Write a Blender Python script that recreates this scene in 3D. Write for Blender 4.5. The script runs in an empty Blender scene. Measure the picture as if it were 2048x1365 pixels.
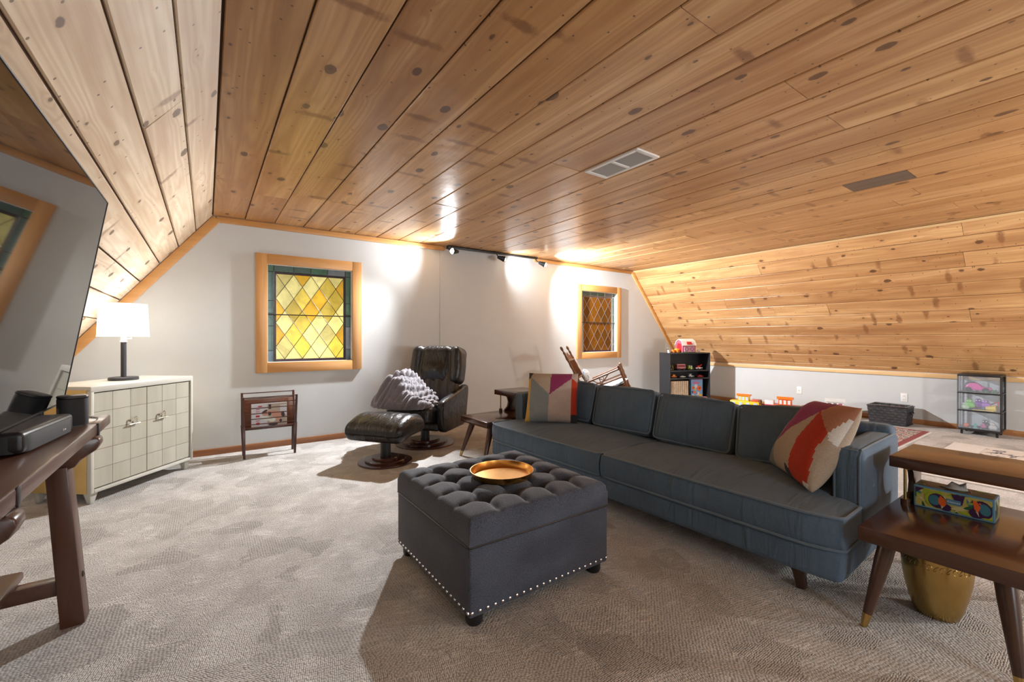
import bpy, bmesh, math, random
from mathutils import Vector, Matrix, noise as mnoise
R = math.radians
PI = math.pi
rnd = random.Random(7)
scene = bpy.context.scene
col = scene.collection

# ------------------------------------------------------------------ camera, world, lights, exposure
cam_d = bpy.data.cameras.new('camera')
cam = bpy.data.objects.new('camera', cam_d); col.objects.link(cam)
cam.location = (0, 0, 1.15)
cam.rotation_euler = (R(90), 0, R(-35.1))
cam_d.sensor_width = 36.0
cam_d.lens = 36.0 * 869.0 / 2048.0
cam_d.shift_y = -7.5 / 2048.0
cam_d.clip_start = 0.02
scene.camera = cam

vs = scene.view_settings
vs.view_transform = 'Standard'; vs.look = 'None'; vs.gamma = 1.0; vs.use_curve_mapping = False
vs.exposure = 0.0
cy = scene.cycles
cy.max_bounces = 7; cy.diffuse_bounces = 4; cy.glossy_bounces = 3; cy.transmission_bounces = 4; cy.transparent_max_bounces = 6
cy.caustics_reflective = False; cy.caustics_refractive = False
cy.use_adaptive_sampling = True; cy.adaptive_threshold = 0.04; cy.use_denoising = True

world = bpy.data.worlds.new('world'); scene.world = world
world.use_nodes = True
world.node_tree.nodes['Background'].inputs[0].default_value = (0.75, 0.85, 1.0, 1)
world.node_tree.nodes['Background'].inputs[1].default_value = 0.6

def light(name, kind, loc, energy, color=(1, 1, 1), aim=None, **kw):
    d = bpy.data.lights.new(name, kind); d.energy = energy; d.color = color
    for k, v in kw.items(): setattr(d, k, v)
    o = bpy.data.objects.new(name, d); col.objects.link(o); o.location = loc
    if aim is not None:
        o.rotation_euler = (Vector(aim) - Vector(loc)).to_track_quat('-Z', 'Y').to_euler()
    return o

# added fill lights, set in two made-up windows behind the camera
light('fill_light_back_west', 'AREA', (1.2, -2.81, 1.4), 42, (0.90, 0.96, 1.0), (1.2, 5, 1.3), shape='RECTANGLE', size=0.95, size_y=1.1)
light('fill_light_back_east', 'AREA', (4.6, -2.81, 1.4), 42, (0.90, 0.96, 1.0), (4.6, 5, 1.3), shape='RECTANGLE', size=0.95, size_y=1.1)
# daylight outside the stained glass of the gable in view
light('daylight_outside_west', 'AREA', (1.05, 6.1, 0.75), 95, (1.0, 0.98, 0.95), (0.95, 5.2, 1.25), shape='RECTANGLE', size=1.4, size_y=0.9)
# bulb of an assumed, unseen floor lamp on the far right, behind the camera
light('assumed_floor_lamp_bulb', 'POINT', (4.7, -1.7, 1.12), 175, (1.0, 0.97, 0.92), shadow_soft_size=0.06)
# three heads of the ceiling track on the gable
HEADS = [((2.55, 4.86, 2.225), (0.55, 4.46, 2.10)), ((3.30, 4.97, 2.24), (6.6, 4.5, 1.6)), ((3.99, 4.93, 2.225), (7.4, 2.5, 0.75))]
for (p, a), e, sz, bl in zip(HEADS, (105, 55, 800), (142, 142, 146), (0.95, 0.95, 0.85)):
    dv = (Vector(a) - Vector(p)).normalized()
    light('track_spot', 'SPOT', Vector(p) + dv * 0.09, e, (0.96, 0.98, 1.0), a, spot_size=R(sz), spot_blend=bl, shadow_soft_size=0.03)
# the narrow main beam of the first head, thrown down across the carpet
light('track_spot_beam', 'SPOT', Vector(HEADS[0][0]) + Vector((-.085, -.02, -.03)), 560, (0.96, 0.98, 1.0), (-0.30, 3.50, 0.0), spot_size=R(88), spot_blend=0.6, shadow_soft_size=0.03)

# ------------------------------------------------------------------ materials
def new_mat(name):
    m = bpy.data.materials.new(name); m.use_nodes = True
    return m, m.node_tree, m.node_tree.nodes['Principled BSDF']

def nd(nt, t, **kw):
    n = nt.nodes.new(t)
    for k, v in kw.items(): setattr(n, k, v)
    return n

def link(nt, a, b): nt.links.new(a, b)

def math_n(nt, op, a, b=None, clamp=False):
    n = nd(nt, 'ShaderNodeMath', operation=op); n.use_clamp = clamp
    for i, v in enumerate((a, b)):
        if v is None: continue
        if isinstance(v, (int, float)): n.inputs[i].default_value = v
        else: link(nt, v, n.inputs[i])
    return n.outputs[0]

def mix_n(nt, fac, a, b, blend='MIX'):
    n = nd(nt, 'ShaderNodeMix', data_type='RGBA', blend_type=blend)
    for s, v in ((n.inputs[0], fac), (n.inputs[6], a), (n.inputs[7], b)):
        if isinstance(v, (int, float)): s.default_value = v
        elif isinstance(v, tuple): s.default_value = (*v[:3], 1)
        else: link(nt, v, s)
    return n.outputs[2]

def ramp_n(nt, fac, stops):
    n = nd(nt, 'ShaderNodeValToRGB')
    while len(n.color_ramp.elements) < len(stops): n.color_ramp.elements.new(0.5)
    for e, (p, c) in zip(n.color_ramp.elements, stops):
        e.position = p; e.color = (*c, 1) if len(c) == 3 else c
    link(nt, fac, n.inputs[0]); return n.outputs[0]

def bump_n(nt, h, bsdf, strength=0.3, dist=0.01):
    b = nd(nt, 'ShaderNodeBump'); b.inputs['Strength'].default_value = strength; b.inputs['Distance'].default_value = dist
    link(nt, h, b.inputs['Height']); link(nt, b.outputs[0], bsdf.inputs['Normal']); return b

def noise_n(nt, vec, scale, detail=3, rough=0.5, dist=0.0):
    n = nd(nt, 'ShaderNodeTexNoise'); n.inputs['Scale'].default_value = scale; n.inputs['Detail'].default_value = detail
    n.inputs['Roughness'].default_value = rough; n.inputs['Distortion'].default_value = dist
    if vec is not None: link(nt, vec, n.inputs['Vector'])
    return n.outputs[0]

def coords(nt, kind='Object', scale=(1, 1, 1), rot=(0, 0, 0), rand=False):
    if kind == 'Position': v = nd(nt, 'ShaderNodeNewGeometry').outputs['Position']
    else: v = nd(nt, 'ShaderNodeTexCoord').outputs[kind]
    if rand:
        oi = nd(nt, 'ShaderNodeObjectInfo'); cv = nd(nt, 'ShaderNodeVectorMath', operation='SCALE')
        cv.inputs[0].default_value = (17.3, 31.7, 11.1); link(nt, oi.outputs['Random'], cv.inputs['Scale'])
        ad = nd(nt, 'ShaderNodeVectorMath', operation='ADD'); link(nt, v, ad.inputs[0]); link(nt, cv.outputs[0], ad.inputs[1]); v = ad.outputs[0]
    mp = nd(nt, 'ShaderNodeMapping'); mp.inputs['Scale'].default_value = scale; mp.inputs['Rotation'].default_value = rot
    link(nt, v, mp.inputs['Vector']); return mp.outputs[0]

def plain(name, c, rough=0.5, metal=0.0, spec=None, coat=0.0, bump=None, var=0.0):
    m, nt, b = new_mat(name)
    b.inputs['Base Color'].default_value = (*c, 1); b.inputs['Roughness'].default_value = rough; b.inputs['Metallic'].default_value = metal
    b.inputs['Coat Weight'].default_value = coat
    v = coords(nt, 'Object')
    if var:
        nz = noise_n(nt, v, 6, 3)
        link(nt, ramp_n(nt, nz, [(0.3, tuple(x * (1 - var) for x in c)), (0.7, tuple(min(1, x * (1 + var)) for x in c))]), b.inputs['Base Color'])
    if bump: bump_n(nt, noise_n(nt, v, bump[0], 4), b, bump[1], 0.005)
    return m

PL = {}
def plastic(c, rough=0.35):
    k = (c, rough)
    if k not in PL: PL[k] = plain('toy_plastic_%d' % len(PL), c, rough, var=0.05)
    return PL[k]

def pine(name, across, light_c, mid_c, dark_c, rough=0.36, knots=1.0, bump=0.11):
    """pine boards running along world Y; every board shifted by its own random"""
    m, nt, b = new_mat(name)
    oi = nd(nt, 'ShaderNodeObjectInfo')
    pos = coords(nt, 'Position', (1, 1, 1), rand=True)
    sep = nd(nt, 'ShaderNodeSeparateXYZ'); link(nt, pos, sep.inputs[0])
    cx = math_n(nt, 'MULTIPLY', sep.outputs[0], across)
    c2 = nd(nt, 'ShaderNodeCombineXYZ'); link(nt, cx, c2.inputs[0]); link(nt, sep.outputs[1], c2.inputs[1])
    # knots
    km = nd(nt, 'ShaderNodeMapping'); km.inputs['Scale'].default_value = (4.4, 2.7, 1); link(nt, c2.outputs[0], km.inputs[0])
    vo = nd(nt, 'ShaderNodeTexVoronoi', voronoi_dimensions='2D'); vo.inputs['Scale'].default_value = 1.0; vo.inputs['Randomness'].default_value = 1.0
    link(nt, km.outputs[0], vo.inputs['Vector'])
    rs = nd(nt, 'ShaderNodeSeparateColor'); link(nt, vo.outputs['Color'], rs.inputs[0])
    size = math_n(nt, 'MULTIPLY', math_n(nt, 'POWER', rs.outputs[0], 1.6), 0.115 * knots)
    nz_k = noise_n(nt, c2.outputs[0], 16, 3, 0.6)
    dist = math_n(nt, 'ADD', vo.outputs['Distance'], math_n(nt, 'MULTIPLY', math_n(nt, 'SUBTRACT', nz_k, 0.5), 0.10))
    kmask = math_n(nt, 'MULTIPLY', math_n(nt, 'SUBTRACT', math_n(nt, 'ADD', size, 0.012), dist), 60.0, clamp=True)
    halo = math_n(nt, 'POWER', 2.718, math_n(nt, 'MULTIPLY', dist, -9.0))
    # grain: stretched lines pushed round the knots
    gm = nd(nt, 'ShaderNodeMapping'); gm.inputs['Scale'].default_value = (1, 0.055, 1); link(nt, c2.outputs[0], gm.inputs[0])
    warp = noise_n(nt, gm.outputs[0], 7.0, 2, 0.5)
    ph = math_n(nt, 'ADD', math_n(nt, 'MULTIPLY', warp, 60.0), math_n(nt, 'MULTIPLY', math_n(nt, 'MULTIPLY', halo, rs.outputs[1]), 14.0))
    wave = math_n(nt, 'MULTIPLY_ADD', math_n(nt, 'SINE', math_n(nt, 'ADD', ph, math_n(nt, 'MULTIPLY', cx, 90.0))), 0.5)
    nt.nodes[-1].inputs[2].default_value = 0.5
    gm2 = nd(nt, 'ShaderNodeMapping'); gm2.inputs['Scale'].default_value = (150, 2.5, 1); link(nt, c2.outputs[0], gm2.inputs[0])
    fine = noise_n(nt, gm2.outputs[0], 1.0, 3, 0.6)
    gm3 = nd(nt, 'ShaderNodeMapping'); gm3.inputs['Scale'].default_value = (9, 0.6, 1); link(nt, c2.outputs[0], gm3.inputs[0])
    band = noise_n(nt, gm3.outputs[0], 1.0, 2, 0.5, 0.4)
    base = ramp_n(nt, band, [(0.32, light_c), (0.50, mid_c), (0.70, dark_c)])
    base = mix_n(nt, math_n(nt, 'MULTIPLY', wave, 0.36), base, tuple(x * y for x, y in zip(dark_c, (0.86, 0.74, 0.66))))
    base = mix_n(nt, math_n(nt, 'MULTIPLY', math_n(nt, 'SUBTRACT', fine, 0.45, True), 0.7), base, tuple(x * 0.55 for x in dark_c))
    # per-board tint
    tint = ramp_n(nt, oi.outputs['Random'], [(0.0, (1.10, 1.10, 1.08)), (0.35, (0.97, 0.93, 0.88)), (0.6, (1.04, 1.0, 0.95)), (0.8, (0.84, 0.77, 0.70)), (1.0, (1.08, 1.04, 1.0))])
    base = mix_n(nt, 1.0, base, tint, 'MULTIPLY')
    # blotchy stain and knots
    bl = noise_n(nt, pos, 2.3, 3, 0.6)
    base = mix_n(nt, math_n(nt, 'MULTIPLY', math_n(nt, 'SUBTRACT', bl, 0.56, True), 1.6, True), base, tuple(x * y for x, y in zip(dark_c, (0.8, 0.66, 0.6))))
    hm = math_n(nt, 'MULTIPLY', math_n(nt, 'MULTIPLY', math_n(nt, 'POWER', 2.718, math_n(nt, 'MULTIPLY', dist, -16.0)), rs.outputs[0]), 0.75, True)
    base = mix_n(nt, hm, base, tuple(x * y for x, y in zip(dark_c, (0.62, 0.46, 0.38))))
    base = mix_n(nt, math_n(nt, 'MULTIPLY', kmask, 0.8), base, (0.085, 0.038, 0.019))
    # spike knots lying across the board
    sm = nd(nt, 'ShaderNodeMapping'); sm.inputs['Scale'].default_value = (2.6, 9.5, 1); link(nt, c2.outputs[0], sm.inputs[0])
    sv = nd(nt, 'ShaderNodeTexVoronoi', voronoi_dimensions='2D'); sv.inputs['Scale'].default_value = 0.42; link(nt, sm.outputs[0], sv.inputs['Vector'])
    ss = nd(nt, 'ShaderNodeSeparateColor'); link(nt, sv.outputs['Color'], ss.inputs[0])
    sd = math_n(nt, 'ADD', sv.outputs['Distance'], math_n(nt, 'MULTIPLY', math_n(nt, 'SUBTRACT', nz_k, 0.5), 0.22))
    smk = math_n(nt, 'MULTIPLY', math_n(nt, 'MULTIPLY', math_n(nt, 'SUBTRACT', 0.13, sd), 14.0, True), math_n(nt, 'GREATER_THAN', ss.outputs[0], 0.35))
    base = mix_n(nt, math_n(nt, 'MULTIPLY', smk, 0.62), base, tuple(x * y for x, y in zip(dark_c, (0.42, 0.28, 0.22))))
    # small dark nail and pitch marks
    vm = nd(nt, 'ShaderNodeTexVoronoi', voronoi_dimensions='2D'); vm.inputs['Scale'].default_value = 9.0; link(nt, c2.outputs[0], vm.inputs['Vector'])
    vs_ = nd(nt, 'ShaderNodeSeparateColor'); link(nt, vm.outputs['Color'], vs_.inputs[0])
    sp = math_n(nt, 'MULTIPLY', math_n(nt, 'LESS_THAN', vm.outputs['Distance'], 0.045), math_n(nt, 'GREATER_THAN', vs_.outputs[0], 0.62))
    base = mix_n(nt, math_n(nt, 'MULTIPLY', sp, 0.75), base, (0.07, 0.03, 0.02))
    link(nt, base, b.inputs['Base Color'])
    b.inputs['Roughness'].default_value = rough
    h = noise_n(nt, coords(nt, 'Position', (1.5 * across, 1.0, 1.5)), 3.0, 2, 0.5)
    h = math_n(nt, 'MULTIPLY', h, 2.2)
    bump_n(nt, h, b, bump, 0.02)
    return m

def wood(name, c1, c2, axis=0, rough=0.3, scale=1.0, coat=0.0):
    m, nt, b = new_mat(name)
    sc = [30 * scale] * 3; sc[axis] = 1.6 * scale
    v = coords(nt, 'Object', tuple(sc), rand=True)
    n1 = noise_n(nt, v, 1.0, 4, 0.55, 0.6)
    sc2 = [5 * scale] * 3; sc2[axis] = 0.8 * scale
    n2 = noise_n(nt, coords(nt, 'Object', tuple(sc2), rand=True), 1.0, 2, 0.5, 1.0)
    f = math_n(nt, 'ADD', math_n(nt, 'MULTIPLY', n1, 0.6), math_n(nt, 'MULTIPLY', n2, 0.5))
    link(nt, ramp_n(nt, f, [(0.36, c2), (0.68, c1)]), b.inputs['Base Color'])
    b.inputs['Roughness'].default_value = rough; b.inputs['Coat Weight'].default_value = coat; b.inputs['Coat Roughness'].default_value = 0.12
    bump_n(nt, n1, b, 0.08, 0.004)
    return m

def fabric(name, c1, c2, weave=700, rough=0.9, sheen=0.25, wrinkle=0.0):
    m, nt, b = new_mat(name)
    v = coords(nt, 'Object')
    n1 = noise_n(nt, v, weave, 2, 0.6)
    n2 = noise_n(nt, v, 5, 3, 0.5)
    f = math_n(nt, 'ADD', math_n(nt, 'MULTIPLY', n1, 0.75), math_n(nt, 'MULTIPLY', n2, 0.25))
    link(nt, ramp_n(nt, f, [(0.36, c2), (0.64, c1)]), b.inputs['Base Color'])
    b.inputs['Roughness'].default_value = rough; b.inputs['Sheen Weight'].default_value = sheen; b.inputs['Sheen Roughness'].default_value = 0.5
    h = math_n(nt, 'MULTIPLY', n1, 0.12)
    if wrinkle:
        w = noise_n(nt, coords(nt, 'Object', (3.0, 16, 3.0)), 1.0, 2, 0.5, 0.8)
        h = math_n(nt, 'ADD', h, math_n(nt, 'MULTIPLY', w, wrinkle))
    bump_n(nt, h, b, 0.6, 0.012)
    return m

def carpet():
    m, nt, b = new_mat('carpet_loop')
    pos = coords(nt, 'Position', (1, 1, 1))
    nz = nd(nt, 'ShaderNodeTexNoise'); nz.inputs['Scale'].default_value = 7.0; nz.inputs['Detail'].default_value = 2.0; link(nt, pos, nz.inputs['Vector'])
    off = nd(nt, 'ShaderNodeVectorMath', operation='SCALE'); off.inputs['Scale'].default_value = 0.12; link(nt, nz.outputs['Color'], off.inputs[0])
    wp = nd(nt, 'ShaderNodeVectorMath', operation='ADD'); link(nt, pos, wp.inputs[0]); link(nt, off.outputs[0], wp.inputs[1])
    # patches of pile lying in different directions
    pv = nd(nt, 'ShaderNodeTexVoronoi'); pv.inputs['Scale'].default_value = 5.5; link(nt, wp.outputs[0], pv.inputs['Vector'])
    pc = nd(nt, 'ShaderNodeSeparateColor'); link(nt, pv.outputs['Color'], pc.inputs[0])
    ang = math_n(nt, 'MULTIPLY', math_n(nt, 'FLOOR', math_n(nt, 'MULTIPLY', pc.outputs[0], 3.0)), 0.9)
    vr = nd(nt, 'ShaderNodeVectorRotate', rotation_type='Z_AXIS'); link(nt, pos, vr.inputs['Vector']); link(nt, ang, vr.inputs['Angle'])
    st = nd(nt, 'ShaderNodeMapping'); st.inputs['Scale'].default_value = (85, 150, 85); link(nt, vr.outputs[0], st.inputs[0])
    vo = nd(nt, 'ShaderNodeTexVoronoi', voronoi_dimensions='2D'); vo.inputs['Scale'].default_value = 1.0; vo.inputs['Randomness'].default_value = 0.5; link(nt, st.outputs[0], vo.inputs['Vector'])
    loop = math_n(nt, 'SUBTRACT', 1.0, vo.outputs['Distance'])
    sx = nd(nt, 'ShaderNodeSeparateXYZ'); link(nt, wp.outputs[0], sx.inputs[0])
    t = math_n(nt, 'ADD', math_n(nt, 'MULTIPLY', sx.outputs[0], 0.3), sx.outputs[1])
    w = math_n(nt, 'MULTIPLY_ADD', math_n(nt, 'SINE', math_n(nt, 'MULTIPLY', t, 190.0)), 0.5); nt.nodes[-1].inputs[2].default_value = 0.5
    pz = noise_n(nt, pos, 9.0, 3, 0.6, 0.8)
    amp = math_n(nt, 'MULTIPLY', math_n(nt, 'SUBTRACT', pz, 0.48), 3.0, True)
    h = math_n(nt, 'ADD', math_n(nt, 'MULTIPLY', loop, 0.75), math_n(nt, 'MULTIPLY', math_n(nt, 'MULTIPLY', w, amp), 0.45))
    f = math_n(nt, 'ADD', math_n(nt, 'MULTIPLY', h, 0.62), math_n(nt, 'MULTIPLY', noise_n(nt, pos, 260, 2), 0.2))
    c = ramp_n(nt, f, [(0.26, (0.33, 0.31, 0.295)), (0.50, (0.58, 0.565, 0.55)), (0.80, (0.72, 0.715, 0.70))])
    patch = ramp_n(nt, pc.outputs[0], [(0.0, (0.76, 0.75, 0.74)), (0.34, (0.97, 0.97, 0.97)), (0.67, (1.08, 1.08, 1.08))])
    big = ramp_n(nt, noise_n(nt, pos, 4.0, 3, 0.6, 0.5), [(0.35, (0.82, 0.81, 0.80)), (0.62, (1.06, 1.06, 1.06))])
    c = mix_n(nt, 0.8, c, patch, 'MULTIPLY'); c = mix_n(nt, 0.8, c, big, 'MULTIPLY')
    link(nt, c, b.inputs['Base Color']); b.inputs['Roughness'].default_value = 0.95
    b.inputs['Sheen Weight'].default_value = 0.15
    bump_n(nt, h, b, 0.85, 0.006)
    return m

def leather(name, c1, c2):
    m, nt, b = new_mat(name)
    v = coords(nt, 'Object')
    n1 = noise_n(nt, v, 9, 4, 0.6, 0.5); n2 = noise_n(nt, v, 170, 2)
    link(nt, ramp_n(nt, n1, [(0.35, c2), (0.7, c1)]), b.inputs['Base Color'])
    b.inputs['Roughness'].default_value = 0.30; b.inputs['Specular IOR Level'].default_value = 0.4; b.inputs['Coat Weight'].default_value = 0.04; b.inputs['Coat Roughness'].default_value = 0.25
    w = noise_n(nt, coords(nt, 'Object', (22, 7, 7)), 1.0, 3, 0.55, 1.0)
    bump_n(nt, math_n(nt, 'ADD', math_n(nt, 'MULTIPLY', w, 1.0), math_n(nt, 'MULTIPLY', n2, 0.06)), b, 0.55, 0.02)
    return m

def glass_pane(name, c, trans=0.75, rough=0.22, bump=40):
    m, nt, b = new_mat(name)
    oi = nd(nt, 'ShaderNodeObjectInfo')
    v = coords(nt, 'Object', rand=True)
    n = noise_n(nt, v, 9, 3, 0.6, 0.8)
    lo = tuple(x * 0.82 for x in c); hi = tuple(min(1.0, x * 1.12) for x in c)
    cc = ramp_n(nt, n, [(0.3, lo), (0.55, c), (0.8, hi)])
    tn = ramp_n(nt, oi.outputs['Random'], [(0.0, (0.82, 0.80, 0.74)), (0.5, (1, 1, 1)), (1.0, (1.0, 1.0, 1.0))])
    cc = mix_n(nt, 1.0, cc, tn, 'MULTIPLY')
    tr = nd(nt, 'ShaderNodeBsdfTranslucent'); link(nt, cc, tr.inputs['Color'])
    df = nd(nt, 'ShaderNodeBsdfDiffuse'); link(nt, cc, df.inputs['Color'])
    gl = nd(nt, 'ShaderNodeBsdfGlossy'); gl.inputs['Roughness'].default_value = rough
    bp = nd(nt, 'ShaderNodeBump'); bp.inputs['Strength'].default_value = 0.4; bp.inputs['Distance'].default_value = 0.004
    link(nt, noise_n(nt, v, bump, 2), bp.inputs['Height'])
    for s in (tr, df, gl): link(nt, bp.outputs[0], s.inputs['Normal'])
    m1 = nd(nt, 'ShaderNodeMixShader'); m1.inputs[0].default_value = trans; link(nt, df.outputs[0], m1.inputs[1]); link(nt, tr.outputs[0], m1.inputs[2])
    fr = nd(nt, 'ShaderNodeFresnel'); fr.inputs['IOR'].default_value = 1.45
    m2 = nd(nt, 'ShaderNodeMixShader'); link(nt, fr.outputs[0], m2.inputs[0]); link(nt, m1.outputs[0], m2.inputs[1]); link(nt, gl.outputs[0], m2.inputs[2])
    link(nt, m2.outputs[0], nt.nodes['Material Output'].inputs[0])
    return m

def shade_mat(name, c, trans=0.6):
    m, nt, b = new_mat(name)
    tr = nd(nt, 'ShaderNodeBsdfTranslucent'); tr.inputs[0].default_value = (*c, 1)
    df = nd(nt, 'ShaderNodeBsdfDiffuse'); df.inputs[0].default_value = (*c, 1)
    wv = noise_n(nt, coords(nt, 'Object', (1, 1, 40)), 20, 2)
    bp = nd(nt, 'ShaderNodeBump'); bp.inputs['Strength'].default_value = 0.1; link(nt, wv, bp.inputs['Height'])
    link(nt, bp.outputs[0], df.inputs['Normal'])
    mx = nd(nt, 'ShaderNodeMixShader'); mx.inputs[0].default_value = trans
    link(nt, df.outputs[0], mx.inputs[1]); link(nt, tr.outputs[0], mx.inputs[2]); link(nt, mx.outputs[0], nt.nodes['Material Output'].inputs[0])
    return m

def clear_plastic(name, tint, alpha):
    m, nt, b = new_mat(name)
    tp = nd(nt, 'ShaderNodeBsdfTransparent'); tp.inputs[0].default_value = (0.93, 0.95, 0.97, 1)
    b.inputs['Base Color'].default_value = (*tint, 1); b.inputs['Roughness'].default_value = 0.22
    nz = noise_n(nt, coords(nt, 'Object'), 12, 2)
    bump_n(nt, nz, b, 0.1, 0.01)
    mx = nd(nt, 'ShaderNodeMixShader'); mx.inputs[0].default_value = alpha
    link(nt, tp.outputs[0], mx.inputs[1]); link(nt, b.outputs[0], mx.inputs[2]); link(nt, mx.outputs[0], nt.nodes['Material Output'].inputs[0])
    return m

def rug_mat(name, ground, cols, scale, mask=0.5):
    m, nt, b = new_mat(name)
    v = coords(nt, 'Object', (scale, scale, scale))
    vo = nd(nt, 'ShaderNodeTexVoronoi'); vo.inputs['Scale'].default_value = 1.0; link(nt, v, vo.inputs['Vector'])
    n = noise_n(nt, v, 1.6, 4, 0.6, 1.5)
    f = math_n(nt, 'GREATER_THAN', n, mask)
    sc = nd(nt, 'ShaderNodeSeparateColor'); link(nt, vo.outputs['Color'], sc.inputs[0])
    pc = ramp_n(nt, sc.outputs[0], [(0.0, cols[0]), (0.5, cols[1]), (0.9, cols[2])])
    nt.nodes[-1].color_ramp.interpolation = 'CONSTANT'
    link(nt, mix_n(nt, f, ground, pc), b.inputs['Base Color']); b.inputs['Roughness'].default_value = 0.95
    bump_n(nt, noise_n(nt, coords(nt, 'Object'), 250, 2), b, 0.5, 0.006)
    return m

M = {}
M['wall'] = plain('wall_paint', (0.545, 0.568, 0.578), 0.75, bump=(90, 0.06), var=0.012)
M['reveal'] = plain('window_reveal_white', (0.78, 0.77, 0.74), 0.6, bump=(60, 0.05))
M['ceil_pine'] = pine('pine_ceiling', 1.0, (0.68, 0.43, 0.215), (0.58, 0.335, 0.148), (0.43, 0.225, 0.092), rough=0.31)
M['left_pine_lit'] = pine('pine_left_slope_lit', 1.6, (0.76, 0.655, 0.52), (0.69, 0.57, 0.43), (0.55, 0.41, 0.285), rough=0.5, knots=1.0)  # paler pine, partly lamp and track light washed into the colour
M['right_pine'] = pine('pine_right_slope', 1.5, (0.66, 0.42, 0.205), (0.57, 0.33, 0.145), (0.42, 0.225, 0.095), knots=0.9)
M['grey_board'] = wood('weathered_grey_board', (0.16, 0.115, 0.085), (0.095, 0.072, 0.058), 1, 0.45)
M['groove'] = plain('board_gap_dark', (0.075, 0.037, 0.018), 0.9, bump=(30, 0.1))
M['trim'] = wood('trim_pine', (0.62, 0.33, 0.12), (0.51, 0.25, 0.08), 0, 0.35)
M['trim_y'] = wood('trim_pine_long', (0.72, 0.50, 0.26), (0.63, 0.41, 0.19), 1, 0.4)
M['frame_v'] = wood('window_frame_pine_upright', (0.62, 0.34, 0.135), (0.51, 0.255, 0.09), 2, 0.35)
M['base'] = wood('baseboard_wood', (0.36, 0.155, 0.065), (0.27, 0.105, 0.04), 0, 0.4)
M['base_y'] = wood('baseboard_wood_long', (0.40, 0.19, 0.075), (0.30, 0.13, 0.05), 1, 0.4)
M['carpet'] = carpet()
M['sofa'] = fabric('sofa_blue_grey', (0.100, 0.158, 0.232), (0.056, 0.092, 0.140), 420, 0.85, 0.12, 1.7)
M['sofa_pipe'] = fabric('sofa_piping', (0.125, 0.18, 0.24), (0.08, 0.12, 0.165), 420, 0.85, 0.3)  # lighter than the sofa cloth: edge highlight put into the colour
M['ottoman'] = fabric('ottoman_charcoal', (0.074, 0.087, 0.122), (0.018, 0.022, 0.035), 260, 0.9, 0.2)
M['leather'] = leather('leather_dark', (0.017, 0.0135, 0.0125), (0.008, 0.007, 0.007))
M['leather_brown'] = leather('leather_worn_brown', (0.045, 0.027, 0.016), (0.02, 0.013, 0.009))
M['base_wood'] = wood('swivel_base_mahogany', (0.075, 0.022, 0.014), (0.035, 0.011, 0.009), 0, 0.22, 0.6, 0.3)
M['black_metal'] = plain('black_metal', (0.02, 0.021, 0.023), 0.4, 0.3, bump=(80, 0.02))
M['walnut'] = wood('walnut_lacquer', (0.090, 0.037, 0.018), (0.048, 0.019, 0.011), 1, 0.22, 1.0, 0.35)
M['walnut_x'] = wood('walnut_lacquer_leg', (0.082, 0.035, 0.018), (0.043, 0.018, 0.010), 2, 0.3, 1.0, 0.2)
M['table_wood'] = wood('table_stained_oak', (0.085, 0.033, 0.017), (0.037, 0.015, 0.009), 1, 0.36, 0.8, 0.2)
M['table_wood_v'] = wood('table_stained_oak_upright', (0.078, 0.029, 0.014), (0.034, 0.013, 0.008), 2, 0.4, 0.8, 0.15)
M['dark_iron'] = plain('dark_strap', (0.022, 0.018, 0.022), 0.45, 0.2, bump=(50, 0.1))
M['parchment'] = wood('parchment_square', (0.43, 0.415, 0.345), (0.345, 0.33, 0.265), 2, 0.35, 0.35, 0.15)
M['cream'] = plain('cabinet_cream_frame', (0.50, 0.49, 0.44), 0.4, bump=(40, 0.04), var=0.05)
M['goldleaf'] = plain('cabinet_gold_side', (0.62, 0.42, 0.15), 0.42, 0.15, bump=(14, 0.06), var=0.12)
M['cab_gap'] = plain('cabinet_joint', (0.20, 0.14, 0.075), 0.7, bump=(30, 0.05))
M['nickel'] = plain('polished_nickel', (0.80, 0.76, 0.66), 0.16, 1.0, bump=(20, 0.01))
M['brass'] = plain('brushed_brass', (0.52, 0.35, 0.12), 0.27, 1.0, bump=(25, 0.02))
M['gold_tray'] = plain('gold_tray', (0.92, 0.78, 0.50), 0.6, 0.55, bump=(120, 0.02))
M['copper_rim'] = plain('copper_gold_rim', (0.74, 0.38, 0.10), 0.25, 1.0, bump=(30, 0.02))
M['nail'] = plain('nailhead_nickel', (0.75, 0.66, 0.60), 0.2, 1.0, bump=(30, 0.01))
M['black_plastic'] = plain('black_plastic', (0.013, 0.013, 0.015), 0.38, bump=(300, 0.03))
M['speaker_cloth'] = fabric('speaker_cloth', (0.022, 0.023, 0.026), (0.010, 0.010, 0.012), 900, 0.7, 0.1)
M['lamp_metal'] = plain('lamp_bronze_dark', (0.055, 0.055, 0.062), 0.42, 0.5, bump=(60, 0.02))
M['shade'] = shade_mat('lamp_shade_linen', (0.92, 0.91, 0.88), 0.62)
M['white'] = plain('white_satin', (0.80, 0.80, 0.79), 0.4, bump=(40, 0.02))
M['vent_grey'] = plain('vent_slat_grey', (0.55, 0.54, 0.53), 0.5, bump=(40, 0.02))
M['lead'] = plain('lead_came', (0.055, 0.045, 0.04), 0.4, 0.6, bump=(60, 0.05))
M['lead_light'] = plain('lead_came_bright', (0.42, 0.38, 0.33), 0.3, 0.8, bump=(60, 0.05))
M['black_lam'] = plain('black_laminate', (0.016, 0.017, 0.020), 0.35, bump=(60, 0.02))
M['clear'] = clear_plastic('drawer_clear_plastic', (0.60, 0.65, 0.72), 0.14)
M['wicker'] = plain('wicker_straw', (0.50, 0.39, 0.27), 0.7, bump=(60, 0.2), var=0.15)
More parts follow.
